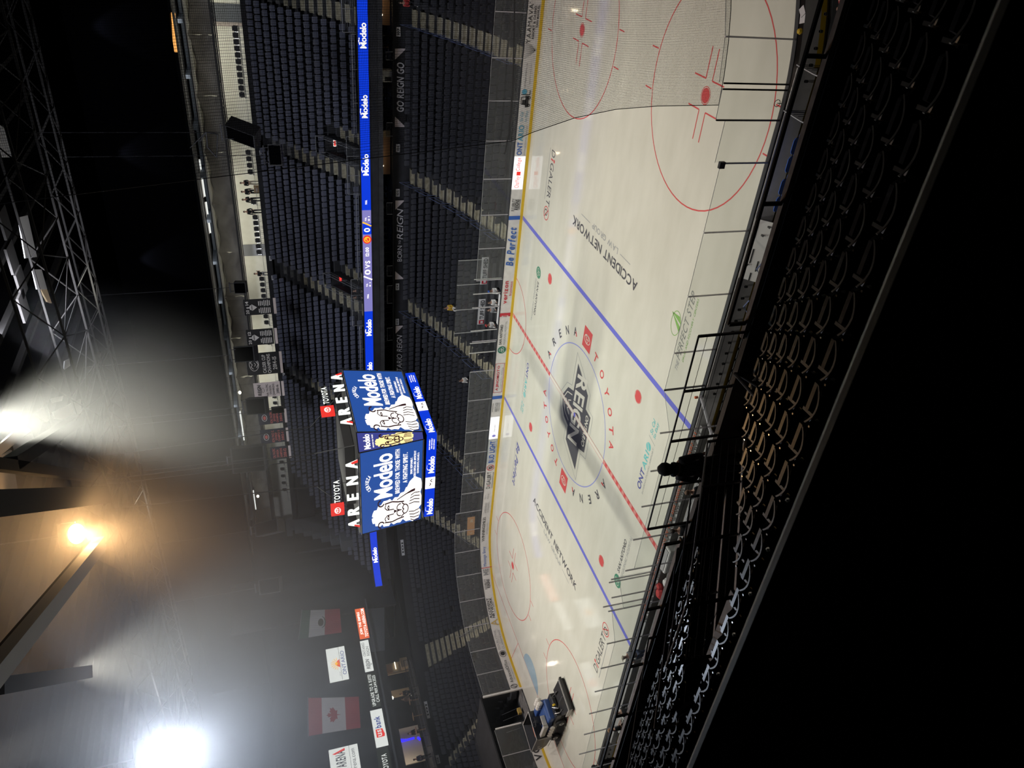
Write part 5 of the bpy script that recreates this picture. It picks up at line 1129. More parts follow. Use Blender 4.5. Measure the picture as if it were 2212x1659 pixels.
def beam(lab, p, q, Z, w, h, mt, X=None, name='roof_beam'):
    a, b = at(*p, Z=Z), at(*q, Z=Z); t = thing(name, lab, 'beam', tuple(a)); d = (b-a).normalized(); s = V3((-d.y, d.x, 0))*w/2; u = V3((0, 0, h))
    m = WB(mt); m.loft([[a-s, a+s, a+s+u, a-s+u], [b-s, b+s, b+s+u, b-s+u]], True, True, True); m.obj('flange', t)
    m = WB('truss'); c = a.lerp(b, .5); k = s*.9; m.loft([[a-k+u, a+k+u, a+k+u*1.3, a-k+u*1.3], [b-k+u, b+k+u, b+k+u*1.3, b-k+u*1.3]], True, True, True); m.obj('web', t)
beam('wide pale beam slanting up from the orange lamp to the picture edge', (228, 1172), (-30, 1500), 25, .55, .4, 'beam')
beam('dark beam crossing the lower left roof beside the orange lamp', (-40, 1090), (236, 1068), 25.5, .8, .5, 'truss')
beam('dark beam below the pale slanting one near the bright white lamp', (10, 1480), (200, 1450), 26, .5, .5, 'truss_dark'); beam('thin dark beam in the upper left roof', (0, 1000), (250, 1035), 26.5, .4, .4, 'truss_dark'); beam('dark beam bridging the truss above the orange lamp', (40, 1000), (180, 905), 26.5, .5, .4, 'truss_dark')
for i, P in enumerate((((0, 960), (50, 915), (68, 930), (0, 985)), ((76, 895), (96, 877), (106, 908), (100, 912)), ((0, 985), (25, 972), (40, 1068), (0, 1070)), ((30, 955), (70, 935), (85, 985), (45, 1015)), ((112, 862), (137, 855), (134, 866), (116, 870)), ((92, 945), (112, 958), (102, 972), (90, 948)), ((115, 890), (175, 862), (178, 905), (120, 905)), ((88, 625), (100, 620), (112, 655), (103, 652)))):
    pts = [at(x, y, Z=28+.15*i) for x, y in P]; t = thing('duct_panel', 'pale sheet metal panel lit in the dark roof, ' + ['largest one at the left picture edge', 'small triangular one left of the truss', 'tall ribbed one under the largest panel', 'grey one between the crossing beams', 'thin sliver beside the truss', 'small triangle beside the crossing beams', 'ribbed one against the truss', 'pinkish one beside the truss higher up'][i], 'roof panel', tuple(pts[0])); WB('beam' if i != 7 else 'tan_wall').slab(pts, -.08).obj('sheet', t)
m = WB('truss_dark')
for k in range(26): x = 24-2.3*k; m.box(x, -2, 29.6, .25, 40, .3)
struct('ceiling_joists', m, 'dark roof joists')
m = WB('deck_metal')
for (a, b, c, d) in (((40, 470), (60, 465), (80, 555), (55, 558)), ((70, 582), (90, 582), (102, 625), (80, 625)), ((0, 270), (14, 280), (26, 340), (0, 340)), ((140, 780), (150, 775), (152, 790), (138, 800))):
    m.slab([at(*q, Z=28.5) for q in (a, b, c, d)], -.05)
struct('ceiling_deck_panels', m, 'strips of ribbed roof deck catching light')
for k, (px_, py_) in enumerate(((25, 555), (30, 555), (50, 660), (10, 480), (45, 610))):
    if k == 1: continue
    p = at(px_, py_, Z=28); t = thing('acoustic_baffle', 'dim grey square baffle in the dark roof, ' + ['middle one of the left edge', '', 'lowest one', 'highest one', 'one beside the truss'][k], 'baffle', tuple(p)); WB('truss').box(*p, 1.2, 1.1, .1).obj('panel', t)
def openlamp(lab, px_, py_, Z, r, mt, pw, col, hood, pw2, tgt):
    p = at(px_, py_, Z=Z); t = thing('flood_lamp', lab, 'lamp', tuple(p)); d = (CP-p).normalized(); d.z -= .35; d.normalize(); u = d.cross(V3((0, 0, 1))).normalized(); w = u.cross(d)
    m = WB(mt); m.poly([p+d*.02+u*r*cos(2*PI*k/20)+w*r*hood*sin(2*PI*k/20) for k in range(20)]); m.obj('lens', t)
    m = WB('dark_steel'); m.loft([[p-d*o+u*r*s_*cos(2*PI*k/16)+w*r*s_*hood*sin(2*PI*k/16) for k in range(16)] for o, s_ in ((0, 1.06), (.25, .95), (.55, .45))], True, True, True); m.obj('reflector', t)
    m = WB('steel'); m.tube([p-u*r*1.15, p-u*r*1.15+V3((0, 0, r*1.6)), p+u*r*1.15+V3((0, 0, r*1.6)), p+u*r*1.15], .03, 5); m.tube([p+V3((0, 0, r*1.6)), p+V3((0, 0, 5))], .03, 5); m.obj('bracket', t)
    lamp('POINT', 'lamp_glow', tuple(p+d*.12), tuple(p), pw, col, .05); lamp('SPOT', 'lamp_beam', tuple(p+d*(r+.3)), tgt, pw2, col, .25, 62, .9); return p
MT['lamp_w'] = led('lamp_w', (1, 1, 1), 6); MT['lamp_o'] = led('lamp_o', (1, .72, .32), 4)
LW = openlamp('dazzling white open flood lamp in the roof at the lower left', 347, 1628, 23.5, .62, 'lamp_w', 1900, (.74, .84, 1), .8, 3200, (12, -27, 10))
LO = openlamp('glowing orange open flood lamp in the roof at the left', 165, 1153, 26, .42, 'lamp_o', 900, (1, .58, .24), .8, 2200, (12, -26, 9))
# haze volumes added to give the lens glow round the two lamps
def glare(lab, c, R, dens):
    m = WB('black_paint'); m.ms = []; m.i = []; m.c = 0
    mm = bpy.data.materials.new('haze'); mm.use_nodes = True; nt = mm.node_tree; nt.nodes.remove(nt.nodes['Principled BSDF']); o = nt.nodes['Material Output']
    v = nt.nodes.new('ShaderNodeVolumeScatter'); v.inputs['Color'].default_value = (1, 1, 1, 1); v.inputs['Density'].default_value = dens; v.inputs['Anisotropy'].default_value = .35
    nt.links.new(v.outputs[0], o.inputs['Volume'])
    ge = nt.nodes.new('ShaderNodeNewGeometry'); ds = nt.nodes.new('ShaderNodeVectorMath'); ds.operation = 'DISTANCE'; ds.inputs[1].default_value = tuple(c); nt.links.new(ge.outputs['Position'], ds.inputs[0])
    mr = nt.nodes.new('ShaderNodeMapRange'); mr.inputs['From Min'].default_value = 0; mr.inputs['From Max'].default_value = R*.78; mr.inputs['To Min'].default_value = 1; mr.inputs['To Max'].default_value = 0; nt.links.new(ds.outputs['Value'], mr.inputs['Value'])
    pw = nt.nodes.new('ShaderNodeMath'); pw.operation = 'POWER'; pw.inputs[1].default_value = 2; nt.links.new(mr.outputs[0], pw.inputs[0])
    ml = nt.nodes.new('ShaderNodeMath'); ml.operation = 'MULTIPLY'; ml.inputs[1].default_value = dens; nt.links.new(pw.outputs[0], ml.inputs[0]); nt.links.new(ml.outputs[0], v.inputs['Density']); MT['haze'+lab] = mm; m.ms = ['haze'+lab]
    n = 16; rr = [[(c.x+R*sin(t)*cos(2*PI*j/n), c.y+R*sin(t)*sin(2*PI*j/n), c.z+R*.8*cos(t)) for j in range(n)] for t in [PI*(k+.1)/8.2 for k in range(9)]]
    m.loft(rr[::-1], True, True, True); tag(m.obj('light_haze'), lab, 'haze', None, 'stuff')
glare('pale haze glowing around the white roof lamp', LW, 22, .075)
glare('warm haze glowing around the orange roof lamp', LO, 14, .10)
# ================================================================ safety net round the goal end
nt_ = thing('safety_net', 'fine dark safety net hung round the right goal end up to the roof', 'net', (28, 0, 3))
cols = [bp(s, .07)[:2] for s in frange(-(PT-SN(22.3)), -4.0, .9)]
zs = [3.45, 5.6, 7.0, 8.3, 9.6, 10.2, 27]; ed = [0, .05, .16, .42, .85, 1.1, 3.0]         # the near edge is pulled sideways as it rises
m = WB('net'); uv = []; L = 0; vs = []; fs = []
for i, c in enumerate(cols):
    if i: L += math.hypot(c[0]-cols[i-1][0], c[1]-cols[i-1][1])
    w = max(0, 1-i/7)**2
    for zz, e in zip(zs, ed): vs.append((c[0]-e*w, c[1], zz)); uv.append((L, zz))
for i in range(len(cols)-1):
    for k in range(len(zs)-1): a = i*len(zs)+k; fs.append((a, a+len(zs), a+len(zs)+1, a+1))
m.mesh(vs, fs); o = m.obj('mesh', nt_); ul = o.data.uv_layers.new(name='UVMap')
for p in o.data.polygons:
    for li, vi in zip(p.loop_indices, p.vertices): ul.data[li].uv = uv[vi]
m = WB('cloth_black'); e0 = cols[-1]; e1 = cols[0]; m.tube([(e1[0]-e, e1[1], zz) for zz, e in zip(zs, ed)], .012, 4); m.tube([(e0[0], e0[1], 3.2), (e0[0], e0[1], 27)], .012, 4); m.tube([(c[0], c[1], 3.45) for c in cols], .012, 4); m.obj('edge_rope', nt_)
# the sagging black cable before the far glass
t = thing('hanging_cable', 'thick black cable drooping before the far glass near the right end', 'cable', tuple(at(1100, 150, Y=10))); m = WB('rubber'); m.tube([at(1112, -30, Y=12.3), at(1110, 100, Y=12.3), at(1107, 200, Y=12.3), at(1099, 290, Y=12.3), at(1090, 333, Y=12.3)], .045, 6); m.obj('cable', t)
t = thing('cable_hook', 'small black loop hanging on the near glass by the faceoff circle', 'hook', tuple(at(1680, 223, Y=-13))); c = at(1679, 223, Y=-12.9); m = WB('black_paint'); m.tube([c+V3((.11*cos(a), 0, .11*sin(a))) for a in frange(0, 2*PI, .5)], .012, 4); m.tube([c, c+V3((0, -.05, -.25))], .012, 4); m.obj('loop', t)
# ================================================================ near rinkside: benches, chairs, barricades, bottles
m = WB('cloth_white' if False else 'board_white'); m.box(5.5, -13.14, .62, 36, .03, .76); m.mat('stone_grey'); struct('wall_board_backs', m, 'pale back side of the near boards')
t = thing('players_bench', 'long pale grey players bench behind the near boards with ribbed seat', 'bench', (-2, -13.7, 0)); m = WB('rail_grey' if False else 'plastic_white'); m.mat('deck_metal').box(-2.5, -13.75, .47, 23.5, .5, .06); m.obj('seat_board', t)
m = WB('deck_metal'); 
for k in range(9): m.box(-2.5, -13.52-.055*k, .505, 23.5, .02, .012)
m.obj('ribs', t)
for k in range(9): WB('dark_steel').box(-13.5+2.75*k, -13.75, .22, .06, .4, .44).obj('leg', t)
t = thing('bottle_shelf', 'narrow grey shelf on the back of the near boards carrying the bottles', 'shelf', (-2, -13.25, .8)); WB('ad_grey').box(-2.6, -13.27, .80, 23.8, .2, .03).obj('board', t)
bt = thing('water_bottle', '', 'bottle'); MB('plastic_white').lathe((0, 0, 0), [(.035, 0), (.037, .01), (.037, .15), (.03, .18), (.0, .181)], 8).obj('body', bt); MB('plastic_orange').lathe((0, 0, .18), [(.03, 0), (.028, .03), (.01, .04), (.009, .06)], 8).obj('cap', bt)
MT_o = None; fst = True; rnd = random.Random(11); x = 9.1; nb = 0
while x > -14.2 and nb < 150:
    x -= rnd.choice((.11, .13, .16, .16, .3))
    for j in range(2):
        sec = 'under the guard railing' if x > 0 else 'left of the gate of the team bench'
        L = 'small white squeeze bottle with orange cap on the near board shelf, %s' % sec; loc = (x+rnd.uniform(-.02, .02), -13.22-.09*j, .815)
        if fst: bt.location = loc; bt['label'] = L; bt['group'] = 'bottles '+sec; fst = False
        else: dup(bt, loc, 0, L, 'bottles '+sec)
        nb += 1
bc = thing('rink_chair', '', 'chair')
m = MB('black_paint'); m.bev(0, 0, .44, .46, .44, .08, .03); m.obj('seat', bc); m = MB('black_paint'); m.loft([[(-.22, -.22, .46), (.22, -.22, .46), (.22, -.16, .46), (-.22, -.16, .46)], [(-.23, -.27, .82), (.23, -.27, .82), (.23, -.22, .82), (-.23, -.22, .82)], [(-.18, -.28, .9), (.18, -.28, .9), (.18, -.25, .9), (-.18, -.25, .9)]], True, True, True); m.obj('backrest', bc)
for sx in (-1, 1): MB('dark_steel').box(sx*.2, 0, .2, .03, .4, .4).obj('leg', bc)
fst = True
for a, b, lab in ((16.4, 10.6, 'in the black row behind the near boards at center'), (30, 21.9, 'in the black row near the right corner of the near boards'), (-14.5, -22, 'in the black row at the bottom picture edge')):
    x = a
    while x > b:
        L = 'black padded rinkside chair ' + lab; loc = (x, -13.95, 0)
        if fst: bc.location = loc; bc['label'] = L; bc['group'] = L; fst = False
        else: dup(bc, loc, 0, L, L)
        x -= .49
cu = thing('cup_holder', '', 'cup holder'); MB('black_paint').lathe((0, 0, 0), [(.045, 0), (.05, .1), (.042, .1), (.038, .01)], 8).obj('cup', cu); MB('black_paint').tube([(0, 0, .05), (0, .1, .02)], .015, 5).obj('bracket', cu)
fst = True
for a, b, lab in ((16.3, 10.7, 'center stretch'), (29, 23.0, 'right corner stretch'), (-15, -22, 'bottom picture edge')):
    x = a
    while x > b:
        L = 'small black cup holder on the pale back of the near boards, ' + lab; loc = (x, -13.24, .55)
        if fst: cu.location = loc; cu['label'] = L; cu['group'] = L; fst = False
        else: dup(cu, loc, 0, L, L)
        x -= .49
# steel barricades behind the bench
ba = thing('barricade', '', 'barricade'); m = MB('black_paint'); m.tube([(-1.2, 0, .05), (-1.2, 0, 1.02), (-1.1, 0, 1.08), (1.1, 0, 1.08), (1.2, 0, 1.02), (1.2, 0, .05)], .025, 6); m.tube([(-1.2, 0, .2), (1.2, 0, .2)], .018, 5); m.obj('frame', ba)
m = MB('black_paint')
for k in range(17): m.tube([(-1.06+.1325*k, 0, .2), (-1.06+.1325*k, 0, 1.07)], .009, 4)
m.obj('bars', ba)
for sx in (-1, 1): MB('black_paint').box(sx*.9, 0, .02, .05, .5, .04).obj('foot', ba)
BX = [8.3, -.1, -2.6, -5.1, -7.6, -10.1, -12.6]; BL = ['right of the standing hooded person', 'below the center line end', 'beside the red bag', 'left of the blue bag', 'beside the man in grey', 'behind the blue ladder', 'nearest the bottom of the picture']
for i, x in enumerate(BX):
    L = 'black steel barricade section behind the near bench, ' + BL[i]
    if i == 0: ba.location = (x, -14.45, 0); ba['label'] = L
    else: dup(ba, (x, -14.45, 0), 0, L)
m = WB('concrete').box(5, -15.2, -.04, 56, 3.9, .08); struct('floor_near_rinkside', m)
# glass behind the bench, its gates
bg = thing('bench_glass', 'clear glass panes with grey posts standing behind the near players bench', 'glass', (0, -14.05, 0))
def bpane(a, b, z1=2.85, y0=-14.05, y1=-14.05):
    m = WB('rink_glass'); m.poly([(a, y0, 1.0), (b, y1, 1.0), (b, y1, z1), (a, y0, z1)]); m.mat('glass_edge'); m.tube([(a, y0, z1), (b, y1, z1)], .01, 4); m.obj('pane', bg)
def bpost(x, y=-14.05, z1=2.85, mt='glass_post'): WB(mt).box(x, y, (z1+.9)/2, .05, .05, z1-.9+.9-.0).obj('post', bg)
xs_ = [9.9, 7.9, 5.9, 3.9, 1.9]; 
for a, b in zip(xs_, xs_[1:]): bpane(a, b)
for x in xs_: bpost(x)
bpane(11.25, 9.9, 2.87, -12.98, -14.05); 
xs_ = [-3.4, -5.4, -7.4, -9.4, -11.4, -13.4, -15.4, -17.4]
for a, b in zip(xs_, xs_[1:]): bpane(a, b)
for x in xs_: bpost(x)
for x, y in ((-.1, -12.98), (.25, -13.1), (-.6, -13.5), (-1.9, -12.98), (-1.6, -13.5)): bpost(x, y, 2.85)
bpane(.25, -.9, 2.85, -13.0, -14.05); bpane(-1.9, -3.4, 2.85, -12.98, -14.05)
# blue chairs, white gate panel, access stair rails
ch = thing('folding_chair', '', 'chair'); MB('cloth_blue').bev(0, 0, .45, .5, .42, .05).obj('seat', ch); m = MB('cloth_blue'); m.loft([[(-.24, -.2, .5), (.24, -.2, .5), (.24, -.17, .5), (-.24, -.17, .5)], [(-.26, -.33, .98), (.26, -.33, .98), (.26, -.29, .98), (-.26, -.29, .98)], [(-.18, -.35, 1.05), (.18, -.35, 1.05), (.18, -.32, 1.05), (-.18, -.32, 1.05)]], True, True, True); m.obj('backrest', ch); m = MB('dark_steel')
for sx in (-1, 1): m.tube([(sx*.25, .2, 0), (sx*.25, -.15, .5), (sx*.26, -.3, .95)], .018, 5); m.tube([(sx*.25, -.3, 0), (sx*.25, .1, .45)], .018, 5)
m.obj('frame', ch)
for i, x in enumerate((21.35, 20.75, 20.0, 19.4)):
    L = ['blue folding chair nearest the stair railing behind the near boards', 'second blue folding chair from the stair railing', 'third blue folding chair, right of a grey post', 'blue folding chair nearest the white marked panel'][i]
    if i == 0: ch.location = (x, -13.85, .12); ch['label'] = L
    else: dup(ch, (x, -13.85, .12), 0, L)
m = WB('concrete').box(20.4, -13.9, .05, 3.2, 1.2, .12); m.box(17.6, -13.8, .1, 2.4, 1.2, .1); struct('floor_penalty_platform', m)
t = thing('gate_panel', 'white gate panel marked with short black tape strips behind the near boards', 'panel', (17.6, -13.3, .3)); m = WB('plastic_white'); m.slab([(18.5, -13.2, 1.0), (16.2, -13.2, 1.0), (16.2, -13.85, .35), (18.5, -13.85, .35)], .04); m.obj('board', t); m = WB('black_paint')
for a, b, c, d in ((18.3, .85, .5, .05), (18.0, .6, .06, .3), (17.4, .75, .55, .05), (17.0, .45, .4, .05), (16.8, .85, .05, .25), (16.5, .6, .3, .05), (18.35, .45, .06, .3)):
    z = .35+.65*b; y = -13.85+.65*b; m.box(a-c/2, y-.0, z+.02, c, d*.7, .02)
m.obj('tape_marks', t)
for i, X in enumerate((23.6, 22.2)):
    t = thing('stair_railing', ['pale slanting railing with thin bars behind the right corner boards', 'pale slanting barred railing beside the blue chairs'][i], 'railing', (X, -13.3, 0)); m = WB('rail_grey'); m.tube([(X, -13.2, 1.1), (X-.1, -14.0, 1.0), (X-.15, -15.0, .9)], .028, 6); m.tube([(X, -13.2, .2), (X-.15, -15.0, .1)], .02, 5); m.obj('top_rail', t); m = WB('dark_steel')
    for k in range(9): y = -13.2-.22*k; m.tube([(X, y, 1.08-.02*k), (X, y, .15)], .009, 4)
    m.obj('bars', t)
for i, (X, Yb) in enumerate(((15.55, -14.2), (17.1, -14.3))):
    t = thing('hoop_handrail', ['dark blue hoop handrail by the black chairs', 'dark blue hoop handrail over the marked panel'][i], 'handrail', (X, Yb, 0)); m = WB('rail_blue'); m.tube([(X-.3, Yb, .05), (X-.3, Yb+.1, .95), (X-.1, Yb+.15, 1.1), (X+.15, Yb+.1, 1.0), (X+.2, Yb, .05)], .03, 6); m.tube([(X-.3, Yb+.1, .6), (X+.2, Yb+.05, .6)], .02, 5); m.obj('hoop', t)
t = thing('step_ladder', 'bright blue step ladder frame leaning behind the bench barricade', 'ladder', (-7.3, -14.9, 0)); m = WB('cloth_blue')
for sx in (0, .55): m.tube([(-7.6+sx*2.4, -14.75, .1), (-7.6+sx*2.4, -14.9, 1.5)], .03, 5)
for k in range(4): m.tube([(-7.6, -14.76-.03*k, .3+.35*k), (-6.28, -14.76-.03*k, .3+.35*k)], .025, 5)
m.obj('frame', t)
t = thing('equipment_bag', 'red padded bundle lying on the near bench beside a white box', 'bag', (-.6, -13.7, .5)); m = WB('cloth_red'); m.sph((-.7, -13.7, .72), .3, 10, (1.3, .9, .75)); m.sph((-.35, -13.6, .8), .2, 8, (1, 1, .8)); m.obj('bundle', t)
t = thing('equipment_bag', 'white heap of towels and gear next to the red bundle', 'bag', (.2, -14, .5)); m = WB('cloth_white')
for dx, dy, dz, r in ((0, 0, 0, .25), (.3, -.2, .05, .2), (-.2, -.3, .1, .2), (.1, -.5, .2, .18)): m.sph((.3+dx, -13.95+dy, .75+dz), r, 8, (1, 1, .7))
m.obj('bundle', t)
t = thing('equipment_bag', 'blue bundle behind the white heap near the bench', 'bag', (-.3, -14.7, .6)); m = WB('cloth_blue'); m.sph((-.5, -14.75, .9), .28, 8, (1.4, .8, .7)); m.sph((-.15, -14.8, .95), .2, 8); m.obj('bundle', t)
for i, (x, y, lab) in enumerate(((1.6, -13.3, 'between the two team benches'), (-11.6, -13.5, 'white box seat at the left end of the long bench'))):
    t = thing('bench_gate', ['pale door panel of the near boards between the two team benches', 'white boxy gate block at the left end of the long team bench'][i], 'gate', (x, y, 0)); m = WB('plastic_white'); m.bev(x, y-.2, .5, 1.5, .7, .96, .05); m.obj('block', t); m = WB('ad_grey').box(x, y-.2, 1.0, 1.3, .5, .02); m.obj('pad', t)
t = thing('bench_door', 'open grey bench door leaning back behind the blue line end', 'door', (10.2, -13.5, 0)); m = WB('glass_post'); m.tube([(10.8, -13.1, 1.15), (10.5, -13.4, 1.1), (9.5, -14.2, .9)], .06, 6); m.obj('bar', t); m = WB('plastic_orange').box(10.75, -13.12, 1.35, .08, .08, .14); m.obj('lamp', t)
# penalty box area behind the far boards
pb = thing('penalty_box', 'glass fronted penalty boxes and timekeeper table with TUFF SHED signs behind the far boards', 'penalty box', (0, 13.8, 0))
m = WB('concrete'); m.box(0, 14.9, .14, 7.5, 3.4, .28); m.obj('floor', pb)
for x in (3.05, 1.85, .7, -1.3, -2.4, -3.3): WB('plastic_white').box(x, 13.1, 2.15, .05, .07, 2.1).obj('glass_post', pb)
for x in (3.1, -3.3):
    m = WB('rink_glass'); m.poly([(x, 13.1, 1.07), (x, 16.2, 1.07), (x, 16.2, 3.6), (x, 13.1, 3.0)]); m.obj('side_glass', pb); WB('plastic_white').box(x, 16.2, 2.2, .05, .05, 2.8).obj('glass_post', pb)
m = WB('rink_glass'); m.poly([(3.1, 16.25, 1.0), (-3.3, 16.25, 1.0), (-3.3, 16.25, 3.6), (3.1, 16.25, 3.6)]); m.obj('rear_glass', pb)
for x in (1.0, -1.2): WB('plastic_white').box(x, 16.25, 2.3, .04, .04, 2.6).obj('glass_post', pb)
m = WB('ad_white').box(0, 13.75, .85, 2.6, .6, .06); m.mat('stone_grey').box(0, 13.9, .45, 2.4, .4, .8); m.obj('table', pb)
for i, (xc, lab) in enumerate(((2.15, 'right'), (-1.45, 'left'))):
    t = thing('sponsor_sign', 'white TUFF SHED sign with red emblem on the glass behind the penalty boxes, %s one' % lab, 'sign', (xc, 16.15, 1.5)); m = WB('paper').box(xc, 16.15, 1.45, 2.3, .03, .62); m.obj('board', t); f = lambda a, b, xc=xc: (xc-1.15+a, 16.12, 1.14+b); m = WB('ad_black'); tx(m, 'TUFF SHED', f, .5, .14, 1.7, .34); m.mat('ad_red'); rect(m, f, .06, .1, .34, .42); m.mat('ad_white'); rect(m, lambda a, b: (f(a, b)[0], 16.115, f(a, b)[2]), .13, .18, .2, .2); m.obj('lettering', t)
t = thing('cloth_sign', 'small orange cloth sign on the corner glass by the far faceoff circle', 'sign', tuple(at(1008, 1085, Y=11))); 
P = [V3((*bp(s, .16)[:2], z)) for s, z in ((43.0, 2.3), (45.2, 2.25), (45.2, 1.55), (43.0, 1.6))]; WB('orange_flag').slab(P, .02).obj('cloth', t); m = WB('cloth_cream'); f0 = bs(.13); tx(m, 'GO REIGN', lambda u, v: f0(-45.0+u, 1.75+v), 0, 0, 1.7, .3); m.obj('lettering', t)
# ================================================================ the ice resurfacer
z = thing('ice_resurfacer', 'black and blue ice resurfacing machine parked on the ice by the far left gate', 'ice resurfacer', (-23.95, -5.72, 0), math.radians(170.5))
m = MB('vehicle_black'); m.loft([[(.55, -1.02, .75), (2.35, -1.02, .95), (2.35, 1.02, .95), (.55, 1.02, .75)], [(.5, -1.05, 1.3), (2.75, -1.05, 1.3), (2.75, 1.05, 1.3), (.5, 1.05, 1.3)], [(.5, -1.05, 2.0), (2.8, -1.05, 2.05), (2.8, 1.05, 2.05), (.5, 1.05, 2.0)]], True, True, False)
m.loft([[(.6, -.95, 2.0), (2.7, -.95, 2.05), (2.7, .95, 2.05), (.6, .95, 2.0)], [(.8, -.8, 1.5), (2.5, -.8, 1.5), (2.5, .8, 1.5), (.8, .8, 1.5)]], True, False, True); m.obj('snow_tank', z)
m = MB('vehicle_grey'); m.tube([(.5, -1.05, 2.03), (2.8, -1.05, 2.08), (2.8, 1.05, 2.08), (.5, 1.05, 2.03), (.5, -1.05, 2.03)], .035, 5); m.obj('tank_rim', z)
m = MB('ad_white'); f = lambda a, b: (2.815, a, b); tx(m, 'ARENA', f, -.7, 1.45, 1.4, .3); ring(m, f, 0, 1.2, .5, .12, .03); f2 = lambda a, b: (2.6-a, 1.06, b); tx(m, 'R', f2, .05, 1.3, .25, .35); tx(m, '17', f2, .4, 1.5, .3, .2); m.obj('lettering', z)
m = MB('vehicle_black'); m.bev(-.4, 0, .75, 4.2, 1.7, .45, .05); m.obj('chassis', z)
m = MB('vehicle_blue'); m.bev(-.55, -.1, 1.15, 1.9, 1.7, .5, .08); m.bev(-1.5, .0, 1.05, .9, 1.5, .6, .08); m.bev(-.1, -.75, 1.5, 1.1, .5, .3, .06); m.obj('body', z)
m = MB('vehicle_grey'); m.loft([[(-1.2, .75, 1.4), (.4, .75, 1.4), (.4, .98, 1.4), (-1.2, .98, 1.4)], [(-1.2, .75, 1.72), (.5, .75, 1.72), (.5, .98, 1.72), (-1.2, .98, 1.72)]], True, True, True); m.box(-1.2, .45, 1.6, .16, .7, .3); m.obj('side_frame', z)
m = MB('vehicle_black'); m.bev(-.3, .1, 1.55, .5, .55, .14, .05); m.loft([[(-.6, -.15, 1.6), (-.6, .35, 1.6), (-.68, .35, 1.6), (-.68, -.15, 1.6)], [(-.68, -.12, 2.1), (-.68, .32, 2.1), (-.76, .32, 2.1), (-.76, -.12, 2.1)]], True, True, True); m.obj('driver_seat', z)
m = MB('vehicle_black'); m.tube([(.3, .1, 1.4), (.1, .1, 1.95)], .03, 6); m.tube([V3((.1, .1, 1.95))+V3((.07*cos(a), .19*sin(a), .17*cos(a)*0+.06*cos(a))) for a in frange(0, 2*PI, .5)], .018, 5); m.obj('steering_wheel', z)
m = MB('tank_white')
for k in range(3):
    for j in range(2): m.sph((-.9-.36*k, -.72-.3*j*1.0+.1, 1.62+.02*j), .21, 10, (.85, .9, 1.1))
m.obj('water_tanks', z)
m = MB('tank_white'); 
for k in range(4): m.sph((.35-.42*k, 1.0, 1.05), .2, 10, (1.1, .6, 1)); 
m.obj('side_tank', z)
m = MB('plastic_orange'); m.bev(.85, .35, 1.9, .25, .8, .12, .04); m.obj('orange_tray', z)
m = MB('cardboard'); m.sph((.75, -.1, 1.85), .15, 8); m.sph((.7, .55, 1.75), .16, 8); m.obj('tools', z)
for sx in (-1.25, 1.3):
    for sy in (-1, 1):
        w = MB('rubber').lathe((0, 0, 0), [(.18, -.13), (.36, -.13), (.40, -.09), (.40, .09), (.36, .13), (.18, .13)], 20).xf(Matrix.Translation((sx, sy*.88, .40)) @ Matrix.Rotation(PI/2, 4, 'X')).obj('wheel', z)
        MB('steel').lathe((0, 0, 0), [(.0, -.10), (.19, -.12), (.21, .0), (.19, .12), (.0, .10)], 16).xf(Matrix.Translation((sx, sy*.9, .40)) @ Matrix.Rotation(PI/2, 4, 'X')).obj('hub', w).matrix_parent_inverse = Matrix.Identity(4)
m = MB('vehicle_black'); m.loft([[(-2.7, -.95, .12), (-4.0, -1.15, .05), (-4.0, 1.15, .05), (-2.7, .95, .12)], [(-2.7, -.95, .65), (-3.95, -1.12, .42), (-3.95, 1.12, .42), (-2.7, .95, .65)]], True, True, True); m.bev(-2.5, 0, .85, .5, .9, .3, .05); m.obj('conditioner', z)
m = MB('vehicle_grey'); m.box(-3.98, 0, .42, .07, 2.3, .10); m.box(-3.4, 1.14, .3, 1.1, .05, .3); m.obj('blade_cover', z); m = MB('vehicle_black').box(-4.1, 0, .32, .12, 2.4, .16); m.obj('towel_bar', z)
m = MB('steel'); m.tube([(-2.6, .2, 1.1), (-3.0, .5, .8), (-3.3, .2, .7), (-3.9, .1, .55)], .025, 5); m.tube([(-2.5, -.4, 1.1), (-3.0, -.5, .8), (-3.3, -.6, .62)], .025, 5); m.tube([(-2.4, .6, 1.0), (-2.8, .75, .75), (-3.2, .7, .6)], .03, 5); m.box(-3.1, -.55, .68, .5, .08, .06); m.obj('hoses', z)
m = MB('board_yellow'); m.bev(-2.7, .1, .95, .16, .16, .2, .03); m.obj('pump', z)
m = MB('rail_grey'); m.tube([(.6, 1.08, 1.9), (.6, 1.1, .9), (1.1, 1.12, .8), (2.2, 1.12, .85)], .02, 5); m.obj('hose', z)
